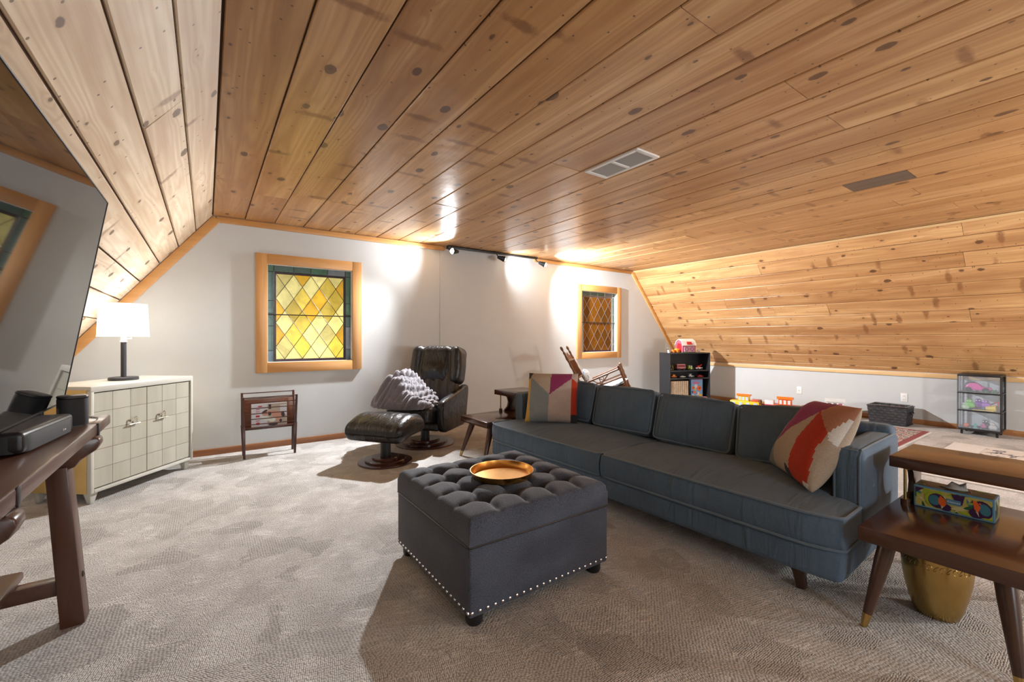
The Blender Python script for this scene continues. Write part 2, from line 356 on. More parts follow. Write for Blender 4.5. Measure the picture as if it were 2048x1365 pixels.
M['woven_black'] = plain('black_woven_strap', (0.030, 0.030, 0.034), 0.5, bump=(90, 0.15), var=0.2)
M['chrome'] = plain('wire_chrome', (0.7, 0.7, 0.72), 0.25, 1.0, bump=(30, 0.01))
M['rocker_wood'] = wood('rocking_chair_wood', (0.22, 0.085, 0.032), (0.12, 0.042, 0.016), 2, 0.3, 1.0, 0.3)
M['blanket'] = fabric('blanket_grey_plush', (0.20, 0.185, 0.215), (0.09, 0.083, 0.10), 330, 1.0, 0.8)
M['rack_wood'] = wood('rack_dark_wood', (0.072, 0.026, 0.018), (0.038, 0.014, 0.011), 2, 0.3)
M['rack_panel'] = wood('rack_red_panel', (0.165, 0.052, 0.018), (0.09, 0.028, 0.011), 0, 0.3)
M['chair_cloth'] = rug_mat('chair_cushion_cloth', (0.60, 0.63, 0.66), ((0.10, 0.16, 0.28), (0.25, 0.32, 0.42), (0.5, 0.5, 0.5)), 14, 0.55)
M['rug_border'] = fabric('rug_red_border', (0.26, 0.022, 0.02), (0.17, 0.015, 0.014), 160, 0.95, 0.05)
M['rug_field'] = rug_mat('rug_cream_field', (0.60, 0.55, 0.50), ((0.03, 0.04, 0.08), (0.30, 0.05, 0.04), (0.12, 0.14, 0.2)), 26, 0.50)
M['rug_navy'] = rug_mat('rug_navy_motif', (0.66, 0.62, 0.58), ((0.03, 0.035, 0.07), (0.05, 0.055, 0.10), (0.025, 0.03, 0.06)), 6, 0.56)
M['rug_plain'] = fabric('rug_cream_pile', (0.64, 0.60, 0.56), (0.50, 0.46, 0.42), 160, 0.95, 0.2)

def tv_glass():
    m, nt, b = new_mat('tv_screen_glass')
    b.inputs['Base Color'].default_value = (0.006, 0.006, 0.007, 1); b.inputs['Roughness'].default_value = 0.035
    b.inputs['IOR'].default_value = 2.2
    nz = noise_n(nt, coords(nt, 'Object'), 3, 1)
    bump_n(nt, nz, b, 0.004, 0.01)
    return m
M['tv'] = tv_glass()

# ------------------------------------------------------------------ mesh helpers
class G:
    def __init__(s, mat=None): s.v = []; s.f = []; s.m = []; s.mat = mat or Matrix.Identity(4); s.mi = 0
    def add(s, vs, fs):
        o = len(s.v); s.v += [tuple(s.mat @ Vector(p)) for p in vs]
        s.f += [tuple(o + i for i in f) for f in fs]; s.m += [s.mi] * len(fs); return s
    def box(s, x0, x1, y0, y1, z0, z1):
        vs = [(x, y, z) for z in (z0, z1) for y in (y0, y1) for x in (x0, x1)]
        return s.add(vs, [(0, 2, 3, 1), (4, 5, 7, 6), (0, 1, 5, 4), (2, 6, 7, 3), (0, 4, 6, 2), (1, 3, 7, 5)])
    def bar(s, p0, p1, w, h, up=(0, 0, 1), w1=None, h1=None):
        p0 = Vector(p0); p1 = Vector(p1); t = (p1 - p0).normalized(); u = Vector(up)
        a = t.cross(u)
        if a.length < 1e-4: a = t.cross(Vector((1, 0, 0)))
        a.normalize(); u = a.cross(t).normalized(); w1 = w if w1 is None else w1; h1 = h if h1 is None else h1
        vs = []
        for p, ww, hh in ((p0, w, h), (p1, w1, h1)):
            vs += [p - a * ww / 2 - u * hh / 2, p + a * ww / 2 - u * hh / 2, p + a * ww / 2 + u * hh / 2, p - a * ww / 2 + u * hh / 2]
        return s.add(vs, [(3, 2, 1, 0), (4, 5, 6, 7), (0, 1, 5, 4), (1, 2, 6, 5), (2, 3, 7, 6), (3, 0, 4, 7)])
    def tube(s, pts, r, n=8, closed=False, cap=True):
        pts = [Vector(p) for p in pts]; k = len(pts); rs = r if isinstance(r, (list, tuple)) else [r] * k
        vs = []; prev = None
        for i, p in enumerate(pts):
            if closed: t = pts[(i + 1) % k] - pts[i - 1]
            else: t = pts[min(i + 1, k - 1)] - pts[max(i - 1, 0)]
            t.normalize()
            if prev is None:
                a = t.cross(Vector((0, 0, 1)))
                if a.length < 1e-3: a = t.cross(Vector((1, 0, 0)))
            else: a = prev - t * prev.dot(t)
            a.normalize(); prev = a; b = t.cross(a)
            vs += [p + (a * math.cos(2 * PI * j / n) + b * math.sin(2 * PI * j / n)) * rs[i] for j in range(n)]
        fs = []
        for i in range(k if closed else k - 1):
            i2 = (i + 1) % k
            fs += [(i * n + j, i * n + (j + 1) % n, i2 * n + (j + 1) % n, i2 * n + j) for j in range(n)]
        if not closed and cap: fs += [tuple(range(n))[::-1], tuple((k - 1) * n + j for j in range(n))]
        return s.add(vs, fs)
    def cyl(s, p0, p1, r0, r1=None, n=16): return s.tube([p0, p1], [r0, r0 if r1 is None else r1], n)
    def lathe(s, prof, n=28, c=(0, 0, 0)):
        vs = [(c[0] + r * math.cos(2 * PI * j / n), c[1] + r * math.sin(2 * PI * j / n), c[2] + z) for r, z in prof for j in range(n)]
        fs = [(i * n + j, i * n + (j + 1) % n, (i + 1) * n + (j + 1) % n, (i + 1) * n + j) for i in range(len(prof) - 1) for j in range(n)]
        if prof[0][0] > 1e-6: fs.append(tuple(range(n))[::-1])
        if prof[-1][0] > 1e-6: fs.append(tuple((len(prof) - 1) * n + j for j in range(n)))
        return s.add(vs, fs)
    def prism(s, poly, axis, a, b):
        """poly in the two other axes; extruded along axis from a to b"""
        def P(q, t): return {'x': (t, q[0], q[1]), 'y': (q[0], t, q[1]), 'z': (q[0], q[1], t)}[axis]
        n = len(poly); vs = [P(q, a) for q in poly] + [P(q, b) for q in poly]
        return s.add(vs, [tuple(range(n))[::-1], tuple(range(n, 2 * n))] + [(i, (i + 1) % n, n + (i + 1) % n, n + i) for i in range(n)])
    def rbox(s, c, h, r, k=3, n=4, crown=(0, 0, 0), fn=None):
        """rounded box: centre, half sizes, edge radius, optional crown along each axis and vertex function"""
        ax = []
        for hh in h:
            rr = min(r, hh * 0.999)
            lo = [-hh + rr * (1 - math.cos(PI / 2 * i / k)) for i in range(k)]
            mid = [-(hh - rr) + 2 * (hh - rr) * i / n for i in range(n + 1)]
            ax.append(lo + mid + [-x for x in reversed(lo)])
        N = [len(a) for a in ax]; idx = {}; vs = []
        def V(i, j, l):
            key = (i, j, l)
            if key not in idx:
                p = [ax[0][i], ax[1][j], ax[2][l]]; q = [max(-(hh - min(r, hh * .999)), min(hh - min(r, hh * .999), x)) for x, hh in zip(p, h)]
                d = Vector([a - b for a, b in zip(p, q)])
                if d.length > 1e-9: 
                    d = d.normalized() * r
                p = Vector(q) + d
                u = [max(-1, min(1, p[t] / h[t])) for t in range(3)]
                e = [(1 - u[(t + 1) % 3] ** 2) * (1 - u[(t + 2) % 3] ** 2) * crown[t] for t in range(3)]
                p = Vector([p[t] + u[t] * e[t] for t in range(3)])
                if fn: p = Vector(fn(p, u))
                idx[key] = len(vs); vs.append(tuple(Vector(c) + p))
            return idx[key]
        fs = []
        for a, b, c_ in ((0, 1, 2), (1, 2, 0), (2, 0, 1)):
            for side in (0, N[c_] - 1):
                for i in range(N[a] - 1):
                    for j in range(N[b] - 1):
                        q = []
                        for ii, jj in ((i, j), (i + 1, j), (i + 1, j + 1), (i, j + 1)):
                            t = [0, 0, 0]; t[a] = ii; t[b] = jj; t[c_] = side; q.append(V(*t))
                        fs.append(tuple(q) if side else tuple(q[::-1]))
        return s.add(vs, fs)
    def build(s, name, mat, parent=None, smooth=True, bevel=0.0, seg=2, angle=38, loc=None, rot=None, kind=None):
        me = bpy.data.meshes.new(name); me.from_pydata(s.v, [], s.f); me.update()
        bm = bmesh.new(); bm.from_mesh(me)
        for f, mi in zip(bm.faces, s.m): f.material_index = mi
        bmesh.ops.recalc_face_normals(bm, faces=bm.faces)
        if bevel:
            ed = [e for e in bm.edges if len(e.link_faces) == 2 and e.calc_face_angle(0) > R(30)]
            bmesh.ops.bevel(bm, geom=ed, offset=bevel, segments=seg, profile=0.5, affect='EDGES', clamp_overlap=True)
        bm.to_mesh(me); bm.free()
        for m_ in (mat if isinstance(mat, (list, tuple)) else [mat]): me.materials.append(M[m_] if isinstance(m_, str) else m_)
        if smooth:
            me.polygons.foreach_set('use_smooth', [True] * len(me.polygons)); me.set_sharp_from_angle(angle=R(angle))
        o = bpy.data.objects.new(name, me); col.objects.link(o)
        if parent is not None: o.parent = parent
        if loc: o.location = loc
        if rot: o.rotation_euler = rot
        if kind: o['kind'] = kind
        return o

def tag(o, label, cat, group=None):
    o['label'] = label; o['category'] = cat
    if group: o['group'] = group
    return o

def thing(name, label, cat, loc=(0, 0, 0), rz=0.0, group=None):
    o = bpy.data.objects.new(name, None); col.objects.link(o); o.location = loc; o.rotation_euler = (0, 0, rz)
    o.empty_display_size = 0.1
    return tag(o, label, cat, group)

def struct(name, g, mat, parent=None, **kw):
    o = g.build(name, mat, parent, **kw)
    if parent is None: o['kind'] = 'structure'
    return o

def copy_tree(o, parent=None):
    c = o.copy(); col.objects.link(c); c.parent = parent
    for ch in [x for x in bpy.data.objects if x.parent == o]: copy_tree(ch, c)
    return c

# ------------------------------------------------------------------ the room
YG, YB = 5.157, -2.80           # gable in view, gable behind the camera
XL, XR, XKL, XKR = 0.05, 6.28, -1.36, 7.70
ZC = 2.339
TL_, TR_ = 1.27, 1.165          # drop per metre of the two slopes
W1 = (0.41, 1.473, 0.781, 2.017)
W2 = (4.891, 5.946, 0.795, 2.017)

g = G().box(XKL - .1, XKR + .1, YB - .1, YG + .15, -0.12, 0.0)
struct('floor', g, 'carpet', smooth=False)

def wall_with_holes(name, y0, y1, holes, zt=2.45):
    g = G(); xs = sorted({XKL - .1, XKR + .1} | {h[0] for h in holes} | {h[1] for h in holes})
    for a, b in zip(xs, xs[1:]):
        hs = [h for h in holes if h[0] <= a and h[1] >= b]
        if hs: g.box(a, b, y0, y1, 0, hs[0][2]); g.box(a, b, y0, y1, hs[0][3], zt)
        else: g.box(a, b, y0, y1, 0, zt)
    return struct(name, g, 'wall', smooth=False)
ins = 0.09
wall_with_holes('wall_gable', YG, YG + .14, [(W[0] + ins, W[1] - ins, W[2] + ins, W[3] - ins) for W in (W1, W2)])
FILL_OPENINGS = [(.70, 1.70, .80, 2.0), (4.10, 5.10, .80, 2.0)]  # unseen window openings, added to hold the fill lights
wall_with_holes('wall_back', YB - .14, YB, FILL_OPENINGS)
for k_, (a, b, c, d) in enumerate(FILL_OPENINGS):
    w_ = bpy.data.objects.new('window_%d' % (3 + k_), None); col.objects.link(w_); w_['kind'] = 'structure'  # window added round a fill light, out of view
    for n_, (e, f, g_, h_), m_ in (('frame_side', (a - .09, a, c - .09, d + .09), 'frame_v'), ('frame_side', (b, b + .09, c - .09, d + .09), 'frame_v'), ('frame_head', (a, b, d, d + .09), 'trim'), ('frame_sill', (a, b, c - .09, c), 'trim')):
        G().box(e, f, YB - .001, YB + .028, g_, h_).build(n_, m_, w_, bevel=.003)
    G().box(a, b, YB - .10, YB - .094, c, d).build('pane', 'clear', w_, smooth=False)
    G().box((a + b) / 2 - .012, (a + b) / 2 + .012, YB - .094, YB - .07, c, d).build('mullion', 'trim', w_, smooth=False)
struct('wall_knee_right', G().box(XKR, XKR + .1, YB, YG, 0, 0.70), 'wall', smooth=False)
struct('wall_knee_left', G().box(XKL - .1, XKL, YB, YG, 0, 0.70), 'wall', smooth=False)

# backing boards of ceiling and slopes (dark in the gaps), planks as their children
def slab(name, p0, p1, nrm, off, th):
    p0 = Vector(p0); p1 = Vector(p1); n = Vector(nrm).normalized()
    a0 = p0 - n * off; a1 = p1 - n * off; b0 = a0 - n * th; b1 = a1 - n * th
    g = G().add([(q.x, y, q.z) for y in (YB - .1, YG + .1) for q in (a0, a1, b1, b0)],
                [(0, 1, 2, 3), (7, 6, 5, 4), (0, 4, 5, 1), (1, 5, 6, 2), (2, 6, 7, 3), (3, 7, 4, 0)])
    return struct(name, g, 'groove', smooth=False)

def planks(parent, O, A, N, seams, mat, joints, gap, grey=()):
    """boards along Y. O origin on the visible face, A across direction, N towards the room, seams distances along A, joints {row: [y...]}"""
    O = Vector(O); A = Vector(A).normalized(); N = Vector(N).normalized()
    for i, (s0, s1) in enumerate(zip(seams, seams[1:])):
        ys = [YB] + sorted(joints.get(i, [])) + [YG]
        for j, (ya, yb) in enumerate(zip(ys, ys[1:])):
            a = s0 + gap * .5; b = s1 - gap * .5; c = 0.0045; dz = rnd.uniform(-.0022, .0008); tl = rnd.uniform(-.0012, .0012)
            y0 = ya + (.0015 if j else 0); y1 = yb - (.0015 if j < len(ys) - 2 else 0)
            prof = [(a, -.019), (a, dz - c - tl), (a + c, dz - tl), (b - c, dz + tl), (b, dz - c + tl), (b, -.019)]
            vs = []
            for y, e in ((y0, 0), (y1, 0)):
                for (s, h) in prof:
                    p = O + A * s + N * h; vs.append((p.x, y, p.z))
            k = 6; fs = [tuple(range(k)), tuple(range(2 * k - 1, k - 1, -1))] + [(q, k + q, k + (q + 1) % k, (q + 1) % k) for q in range(k)]
            mt = 'grey_board' if (i, j) in grey else mat
            G().add(vs, fs).build('plank', mt, parent, smooth=False)

ceil = slab('ceiling', (XL - .02, 0, ZC), (XR + .02, 0, ZC), (0, 0, -1), .012, .10)
cs = [0.05, 0.318, 0.581, 0.855, 1.12, 1.394, 1.655, 1.92, 2.20, 2.465, 2.72, 2.99, 3.27, 3.545, 3.80, 4.07, 4.34, 4.60, 4.87, 5.14, 5.40, 5.66, 5.90, 6.10, 6.28]
cj = {1: [4.18], 2: [4.03], 3: [4.02], 4: [4.13, .2], 5: [.93, -1.6], 6: [3.56, -.4], 7: [2.27, -1.2], 8: [.925, 3.6], 9: [1.63, -1.5], 10: [.935, 3.66], 11: [2.3, -.45],
      12: [3.63, .2], 13: [2.65, -1.1], 14: [2.33, -.4], 15: [1.30, .915, 3.64], 16: [2.3, .2], 17: [3.0, 1.0], 18: [1.19, 3.66], 19: [2.3, -.4], 20: [3.66, .9], 21: [2.3, .81], 22: [3.64, 1.6], 23: [2.3, .2]}
planks(ceil, (0, 0, ZC), (1, 0, 0), (0, 0, -1), cs, 'ceil_pine', cj, .007, grey={(15, 1)})

def slope_pts(xk, x0, t): return (x0, ZC), (xk, ZC - abs(xk - x0) * t)
(lx0, lz0), (lx1, lz1) = slope_pts(XKL, XL, TL_)
la = Vector((lx1 - lx0, 0, lz1 - lz0)); ln = Vector((-la.z, 0, la.x)).normalized(); ln = ln if ln.x > 0 else -ln
wl = slab('wall_left', (lx0 + .0, 0, lz0 + .0), (lx1 - .08, 0, lz1 - .1), ln, .012, .08)
kl = math.hypot(1, TL_)
ls = [(XL - x) * kl for x in (.05, -.08, -.213, -.350, -.490, -.627, -.765, -.90, -1.035, -1.17, -1.305, -1.37)]
planks(wl, (lx0, 0, lz0), la, ln, ls, 'left_pine_lit', {0: [.4], 1: [2.34], 2: [-.6], 3: [3.03, .2], 4: [1.1], 5: [2.4], 6: [3.5], 7: [1.2]}, .011)
(rx0, rz0), (rx1, rz1) = slope_pts(XKR, XR, TR_)
ra = Vector((rx1 - rx0, 0, rz1 - rz0)); rn = Vector((-ra.z, 0, ra.x)).normalized(); rn = rn if rn.x < 0 else -rn
wr = slab('wall_right', (rx0, 0, rz0), (rx1 + .08, 0, rz1 - .1), rn, .012, .08)
L = ra.length
rs_ = [0, .19, .385, .575, .775, .965, 1.16, 1.34, 1.53, 1.72, 1.915, 2.10, L]
planks(wr, (rx0, 0, rz0), ra, rn, rs_, 'right_pine', {0: [.99], 1: [3.05], 2: [1.015], 3: [3.05], 4: [3.75], 5: [3.07, 2.38], 6: [1.043], 7: [-.4], 8: [.2], 9: [-.9], 10: [3.08], 11: [3.08]}, .006)

# trims
struct('trim_1', G().box(XL + .03, 2.54, YG - .02, YG, ZC - .062, ZC - .004), 'trim', bevel=.004)
struct('trim_2', G().box(4.02, XR - .02, YG - .02, YG, ZC - .055, ZC - .004), 'trim', bevel=.004)
def rake(name, x0, z0, d, n, length, w=.075):
    d = Vector(d).normalized(); n = Vector(n).normalized()
    p = [Vector((x0, 0, z0)) + n * .004, Vector((x0, 0, z0)) + d * length + n * .004]
    vs = [(q.x, y, q.z) for y in (YG - .024, YG) for q in (p[0], p[1], p[1] + n * w, p[0] + n * w)]
    g = G().add(vs, [(0, 1, 2, 3), (7, 6, 5, 4), (0, 4, 5, 1), (1, 5, 6, 2), (2, 6, 7, 3), (3, 7, 4, 0)])
    struct(name, g, 'trim', bevel=.003)
rake('trim_3', XL, ZC, la, ln, la.length)
rake('trim_4', XR, ZC, ra, rn, ra.length, .062)
struct('trim_5', G().box(XKR - .022, XKR, YB, YG - .02, .625, .682), 'trim_y', bevel=.003)
g = G().add([(XR - .022, y, ZC - .002) for y in (YB, YG - .02)] + [(XR + .012, y, ZC - .02) for y in (YB, YG - .02)] + [(XR + .02, y, ZC) for y in (YB, YG - .02)],
            [(0, 1, 3, 2), (2, 3, 5, 4), (4, 5, 1, 0), (0, 2, 4), (1, 5, 3)])
struct('trim_6', g, 'trim_y', smooth=False)
struct('baseboard_gable', G().box(XKL, XKR, YG - .014, YG, 0, .062), 'base', bevel=.003)
struct('baseboard_right', G().box(XKR - .014, XKR, YB, YG - .014, 0, .065), 'base_y', bevel=.003)
struct('baseboard_left', G().box(XKL, XKL + .014, YB, YG - .014, 0, .065), 'base_y', bevel=.003)

# ------------------------------------------------------------------ stained glass windows
def clip(poly, x0, x1, z0, z1):
    for ax, lim, sg in ((0, x0, 1), (0, x1, -1), (1, z0, 1), (1, z1, -1)):
        out = []
        for i in range(len(poly)):
            p, q = poly[i], poly[(i + 1) % len(poly)]
            dp, dq = sg * (p[ax] - lim), sg * (q[ax] - lim)
            if dp >= 0: out.append(p)
            if dp * dq < 0:
                t = dp / (dp - dq); out.append((p[0] + t * (q[0] - p[0]), p[1] + t * (q[1] - p[1])))
        poly = out
        if len(poly) < 3: return None
    return poly

def window(name, W, panes, border, lead):
    x0, x1, z0, z1 = W
    fw = .105; yf = YG - .03
    parts = [('frame_side', (x0, x0 + fw, z0, z1), 'frame_v'), ('frame_side', (x1 - fw, x1, z0, z1), 'frame_v'),
             ('frame_head', (x0 + fw, x1 - fw, z1 - fw, z1), 'trim'), ('frame_sill', (x0 + fw, x1 - fw, z0, z0 + fw), 'trim')]
    w = bpy.data.objects.new(name, None); col.objects.link(w); w['kind'] = 'structure'; w.location = (0, 0, 0)
    for n, (a, b, c, d), m in parts:
        G().box(a, b, yf, YG + .001, c, d).build(n, m, w, bevel=.003)
    gx0, gx1, gz0, gz1 = x0 + fw + .002, x1 - fw - .002, z0 + fw + .002, z1 - fw - .002
    g = G()
    for (a, b, c, d) in ((gx0 - .012, gx0 + .003, gz0, gz1), (gx1 - .003, gx1 + .012, gz0, gz1), (gx0, gx1, gz1 - .003, gz1 + .012), (gx0, gx1, gz0 - .012, gz0 + .003)):
        g.box(a, b, YG - .012, YG + .12, c, d)
    g.build('reveal_liner', 'reveal', w, smooth=False)
    yp = YG + .032; th = .004
    bl, bt = .062, .068
    ix0, ix1, iz0, iz1 = gx0 + bl + .018, gx1 - bl - .018, gz0 + .03, gz1 - bt - .018
    def pane(nm, poly, mat): G().prism(poly, 'y', yp, yp + th).build(nm, mat, w, smooth=False)
    # border panes: head row and two side columns
    r_ = random.Random(3)
    xs = [gx0, gx0 + bl] + [ix0 + (ix1 - ix0) * t for t in (.25, .5, .75)] + [gx1 - bl, gx1]
    for a, b in zip(xs, xs[1:]): pane('border_pane', [(a, gz1 - bt), (b, gz1 - bt), (b, gz1), (a, gz1)], border[r_.randrange(len(border))])
    for a, b in ((gx0, gx0 + bl), (gx1 - bl, gx1)):
        zs = [gz0, gz0 + (gz1 - bt - gz0) * .13, gz0 + (gz1 - bt - gz0) * .40, gz0 + (gz1 - bt - gz0) * .54, gz0 + (gz1 - bt - gz0) * .68, gz1 - bt]
        for c, d in zip(zs, zs[1:]): pane('border_pane', [(a, c), (b, c), (b, d), (a, d)], border[r_.randrange(len(border))])
    # purple fillets
    for a, b, c, d in ((gx0 + bl, ix0, gz0, iz1 + .018), (ix1, gx1 - bl, gz0, iz1 + .018), (ix0, ix1, iz1, gz1 - bt), (ix0, ix1, gz0, iz0)):
        pane('fillet_pane', [(a, c), (b, c), (b, d), (a, d)], 'g_purple')
    # diamond field: 4 columns, 3.5 rows
    cw = (ix1 - ix0) / 4; rh = (iz1 - iz0) / 3.5
    for i in range(0, 10):
        for j in range(-1, 9):
            if (i + j) % 2 == 0: continue
            cx, cz = ix0 + i * cw / 2, iz1 - j * rh / 2
            p = clip([(cx - cw / 2, cz), (cx, cz - rh / 2), (cx + cw / 2, cz), (cx, cz + rh / 2)], ix0, ix1, iz0, iz1)
            if p: pane('diamond_pane', p, panes[r_.randrange(len(panes))])
    # lead cames: the two sets of diagonals, the fillet outline and the border joints
    def came(p, q, r=.0032): G().tube([(p[0], yp - .001, p[1]), (q[0], yp - .001, q[1])], r, 6).build('lead_came', lead, w)
    def seg(p, q):
        t0, t1 = 0., 1.; dx, dz = q[0] - p[0], q[1] - p[1]
        for pp, qq in ((-dx, p[0] - ix0), (dx, ix1 - p[0]), (-dz, p[1] - iz0), (dz, iz1 - p[1])):
            if abs(pp) < 1e-9: continue
            t = qq / pp
            if pp < 0: t0 = max(t0, t)
            else: t1 = min(t1, t)
        if t1 - t0 > .02: came((p[0] + t0 * dx, p[1] + t0 * dz), (p[0] + t1 * dx, p[1] + t1 * dz))
    for k in range(-5, 6):
        xa = ix0 + k * cw
        seg((xa, iz1), (xa + cw * 4, iz1 - rh * 4)); seg((xa + cw * 4, iz1), (xa, iz1 - rh * 4))
    for p, q in (((ix0, gz0), (ix0, iz1)), ((ix1, gz0), (ix1, iz1)), ((ix0, iz1), (ix1, iz1)), ((gx0 + bl, gz0), (gx0 + bl, gz1)), ((gx1 - bl, gz0), (gx1 - bl, gz1)), ((gx0, gz1 - bt), (gx1, gz1 - bt))):
        came(p, q, .004)
    for x in xs[2:5]: came((x, gz1 - bt), (x, gz1), .003)
    for a, b in ((gx0, gx0 + bl), (gx1 - bl, gx1)):
        for z in zs[1:-1]: came((a, z), (b, z), .003)
    G().tube([(gx0, yp - .008, (gz0 + gz1) / 2 - .01), (gx1, yp - .008, (gz0 + gz1) / 2 - .01)], .0055, 8).build('saddle_bar', 'lead', w)
    return w

M['g_y1'] = glass_pane('glass_yellow', (0.84, 0.71, 0.22)); M['g_y2'] = glass_pane('glass_pale_yellow', (0.86, 0.80, 0.45)); M['g_y3'] = glass_pane('glass_deep_yellow', (0.85, 0.62, 0.10))
M['g_a1'] = glass_pane('glass_amber', (0.40, 0.15, 0.012), .6, bump=15); M['g_a2'] = glass_pane('glass_dark_amber', (0.28, 0.11, 0.012), .6, bump=15)
M['g_b1'] = glass_pane('glass_teal', (0.17, 0.27, 0.25), .55); M['g_b2'] = glass_pane('glass_green', (0.14, 0.28, 0.20), .55); M['g_b3'] = glass_pane('glass_slate', (0.30, 0.33, 0.35), .55); M['g_b4'] = glass_pane('glass_blue_grey', (0.20, 0.27, 0.31), .55)
M['g_purple'] = glass_pane('glass_purple', (0.10, 0.055, 0.075), .5)
bd = ['g_b1', 'g_b2', 'g_b3', 'g_b4', 'g_b1']
window('window_1', W1, ['g_y1', 'g_y2', 'g_y1', 'g_y2', 'g_y3'], bd, 'lead')
window('window_2', W2, ['g_a1', 'g_a2', 'g_a1'], bd, 'lead_light')

# ------------------------------------------------------------------ sofa
def poly_in(p, poly):
    x, y = p; c = False
    for i in range(len(poly)):
        (x1, y1), (x2, y2) = poly[i], poly[i - 1]
        if (y1 > y) != (y2 > y) and x < (x2 - x1) * (y - y1) / (y2 - y1) + x1: c = not c
    return c

def rrect(x0, x1, y0, y1, r, z, n=5):
    pts = []
    for cx, cy, a0 in ((x1 - r, y1 - r, 0), (x0 + r, y1 - r, 90), (x0 + r, y0 + r, 180), (x1 - r, y0 + r, 270)):
        pts += [(cx + r * math.cos(R(a0 + 90 * i / n)), cy + r * math.sin(R(a0 + 90 * i / n)), z) for i in range(n + 1)]
    return pts

sofa = thing('sofa', 'long blue-grey upholstered sofa with two seat cushions facing the television', 'sofa', (2.6, 2.0, 0), R(2.0))
yE = 1.30
def base_fn(p, u):
    return (p.x + (.025 * max(0, (abs(p.y) - 1.08) / .215) ** 2.2 * max(0, -u[0]) ** 2 if u[0] < 0 else 0), p.y, p.z)
G().rbox((-.045, 0, .178), (.455, yE - .005, .070), .03, 3, 24, fn=base_fn).build('base', 'sofa', sofa)
for s in (-1, 1):
    y0 = s * (yE - .065)
    a = G().rbox((.105, y0, .40), (.315, .062, .238), .032, 4, 5, crown=(0, .006, .006)).build('arm', 'sofa', sofa)
    yo = y0 + s * .060
    G().tube([(-.208, yo - s * .012, .17), (-.208, yo - s * .012, .60), (-.195, yo - s * .008, .632), (.0, yo - s * .006, .636), (.40, yo - s * .006, .634)], .0045, 6).build('piping', 'sofa_pipe', a)
    yi = y0 - s * .060
    G().tube([(-.208, yi + s * .012, .17), (-.208, yi + s * .012, .60), (-.203, yi + s * .02, .628), (-.203, yo - s * .02, .628)], .0045, 6).build('piping', 'sofa_pipe', a)
G().rbox((.365, 0, .41), (.055, yE - .01, .27), .035, 3, 6).build('back_frame', 'sofa', sofa)
# two T-shaped seat cushions: one lattice of cells each, rounded by smoothing
def seat_cushion(s):
    xs = [-.505, -.495, -.47, -.42, -.36, -.30, -.235, -.225, -.15, -.05, .05, .15, .24, .26]
    yb = [.004, .014, .045, .12, .25, .40, .55, .70, .85, 1.0, 1.11, 1.155, 1.165, 1.24, 1.285, 1.297]
    zs = [.245, .255, .28, .345, .372, .384]
    on = lambda i, j: not (xs[i] >= -.226 and yb[j] >= 1.164)
    idx = {}; vs = []; fs = []
    def V(i, j, k):
        if (i, j, k) not in idx:
            x, y, z = xs[i], yb[j], zs[k]
            if k >= len(zs) - 2:   # crown and soft folds
                u = (x + .12) / .38; w = (y - .65) / .65
                z += max(0, 1 - u * u) * max(0, 1 - w * w) ** .5 * (.040 if k == len(zs) - 1 else .018)
                z += .0085 * math.sin(y * 38 + 5 * mnoise.noise((x * 4, y * 3, s))) * max(0, 1 - abs(u))
            if i <= 1 and 1 < k < 4: x -= .012
            if x < -.25: x += .045 * max(0, (y - 1.08) / .217) ** 2.2 * min(1, (-.25 - x) / .2)
            idx[(i, j, k)] = len(vs); vs.append((x, s * y, z))
        return idx[(i, j, k)]
    NX, NY, NZ = len(xs) - 1, len(yb) - 1, len(zs) - 1
    for i in range(NX):
        for j in range(NY):
            if not on(i, j): continue
            fs.append((V(i, j, 0), V(i, j + 1, 0), V(i + 1, j + 1, 0), V(i + 1, j, 0)))
            fs.append((V(i, j, NZ), V(i + 1, j, NZ), V(i + 1, j + 1, NZ), V(i, j + 1, NZ)))
            for k in range(NZ):
                if i == 0 or not on(i - 1, j): fs.append((V(i, j, k), V(i, j, k + 1), V(i, j + 1, k + 1), V(i, j + 1, k)))
                if i == NX - 1 or not on(i + 1, j): fs.append((V(i + 1, j, k), V(i + 1, j + 1, k), V(i + 1, j + 1, k + 1), V(i + 1, j, k + 1)))
                if j == 0 or not on(i, j - 1): fs.append((V(i, j, k), V(i + 1, j, k), V(i + 1, j, k + 1), V(i, j, k + 1)))
                if j == NY - 1 or not on(i, j + 1): fs.append((V(i, j + 1, k), V(i, j + 1, k + 1), V(i + 1, j + 1, k + 1), V(i + 1, j + 1, k)))
    o = G().add(vs, fs).build('seat_cushion', 'sofa', sofa, angle=180)
    sb = o.modifiers.new('soft', 'SUBSURF'); sb.levels = 2; sb.render_levels = 2
    for z, dx in ((.3865, 0), (.2485, 0)):
        P = [(.24, .009), (-.475, .008), (-.502, .03), (-.509, .6), (-.509, 1.08), (-.505, 1.17), (-.488, 1.24), (-.468, 1.285), (-.445, 1.299), (-.25, 1.299)]
        G().tube([(x, s * y, z) for x, y in P], .0066, 6).build('piping', 'sofa_pipe', o)
for s in (-1, 1): seat_cushion(s)
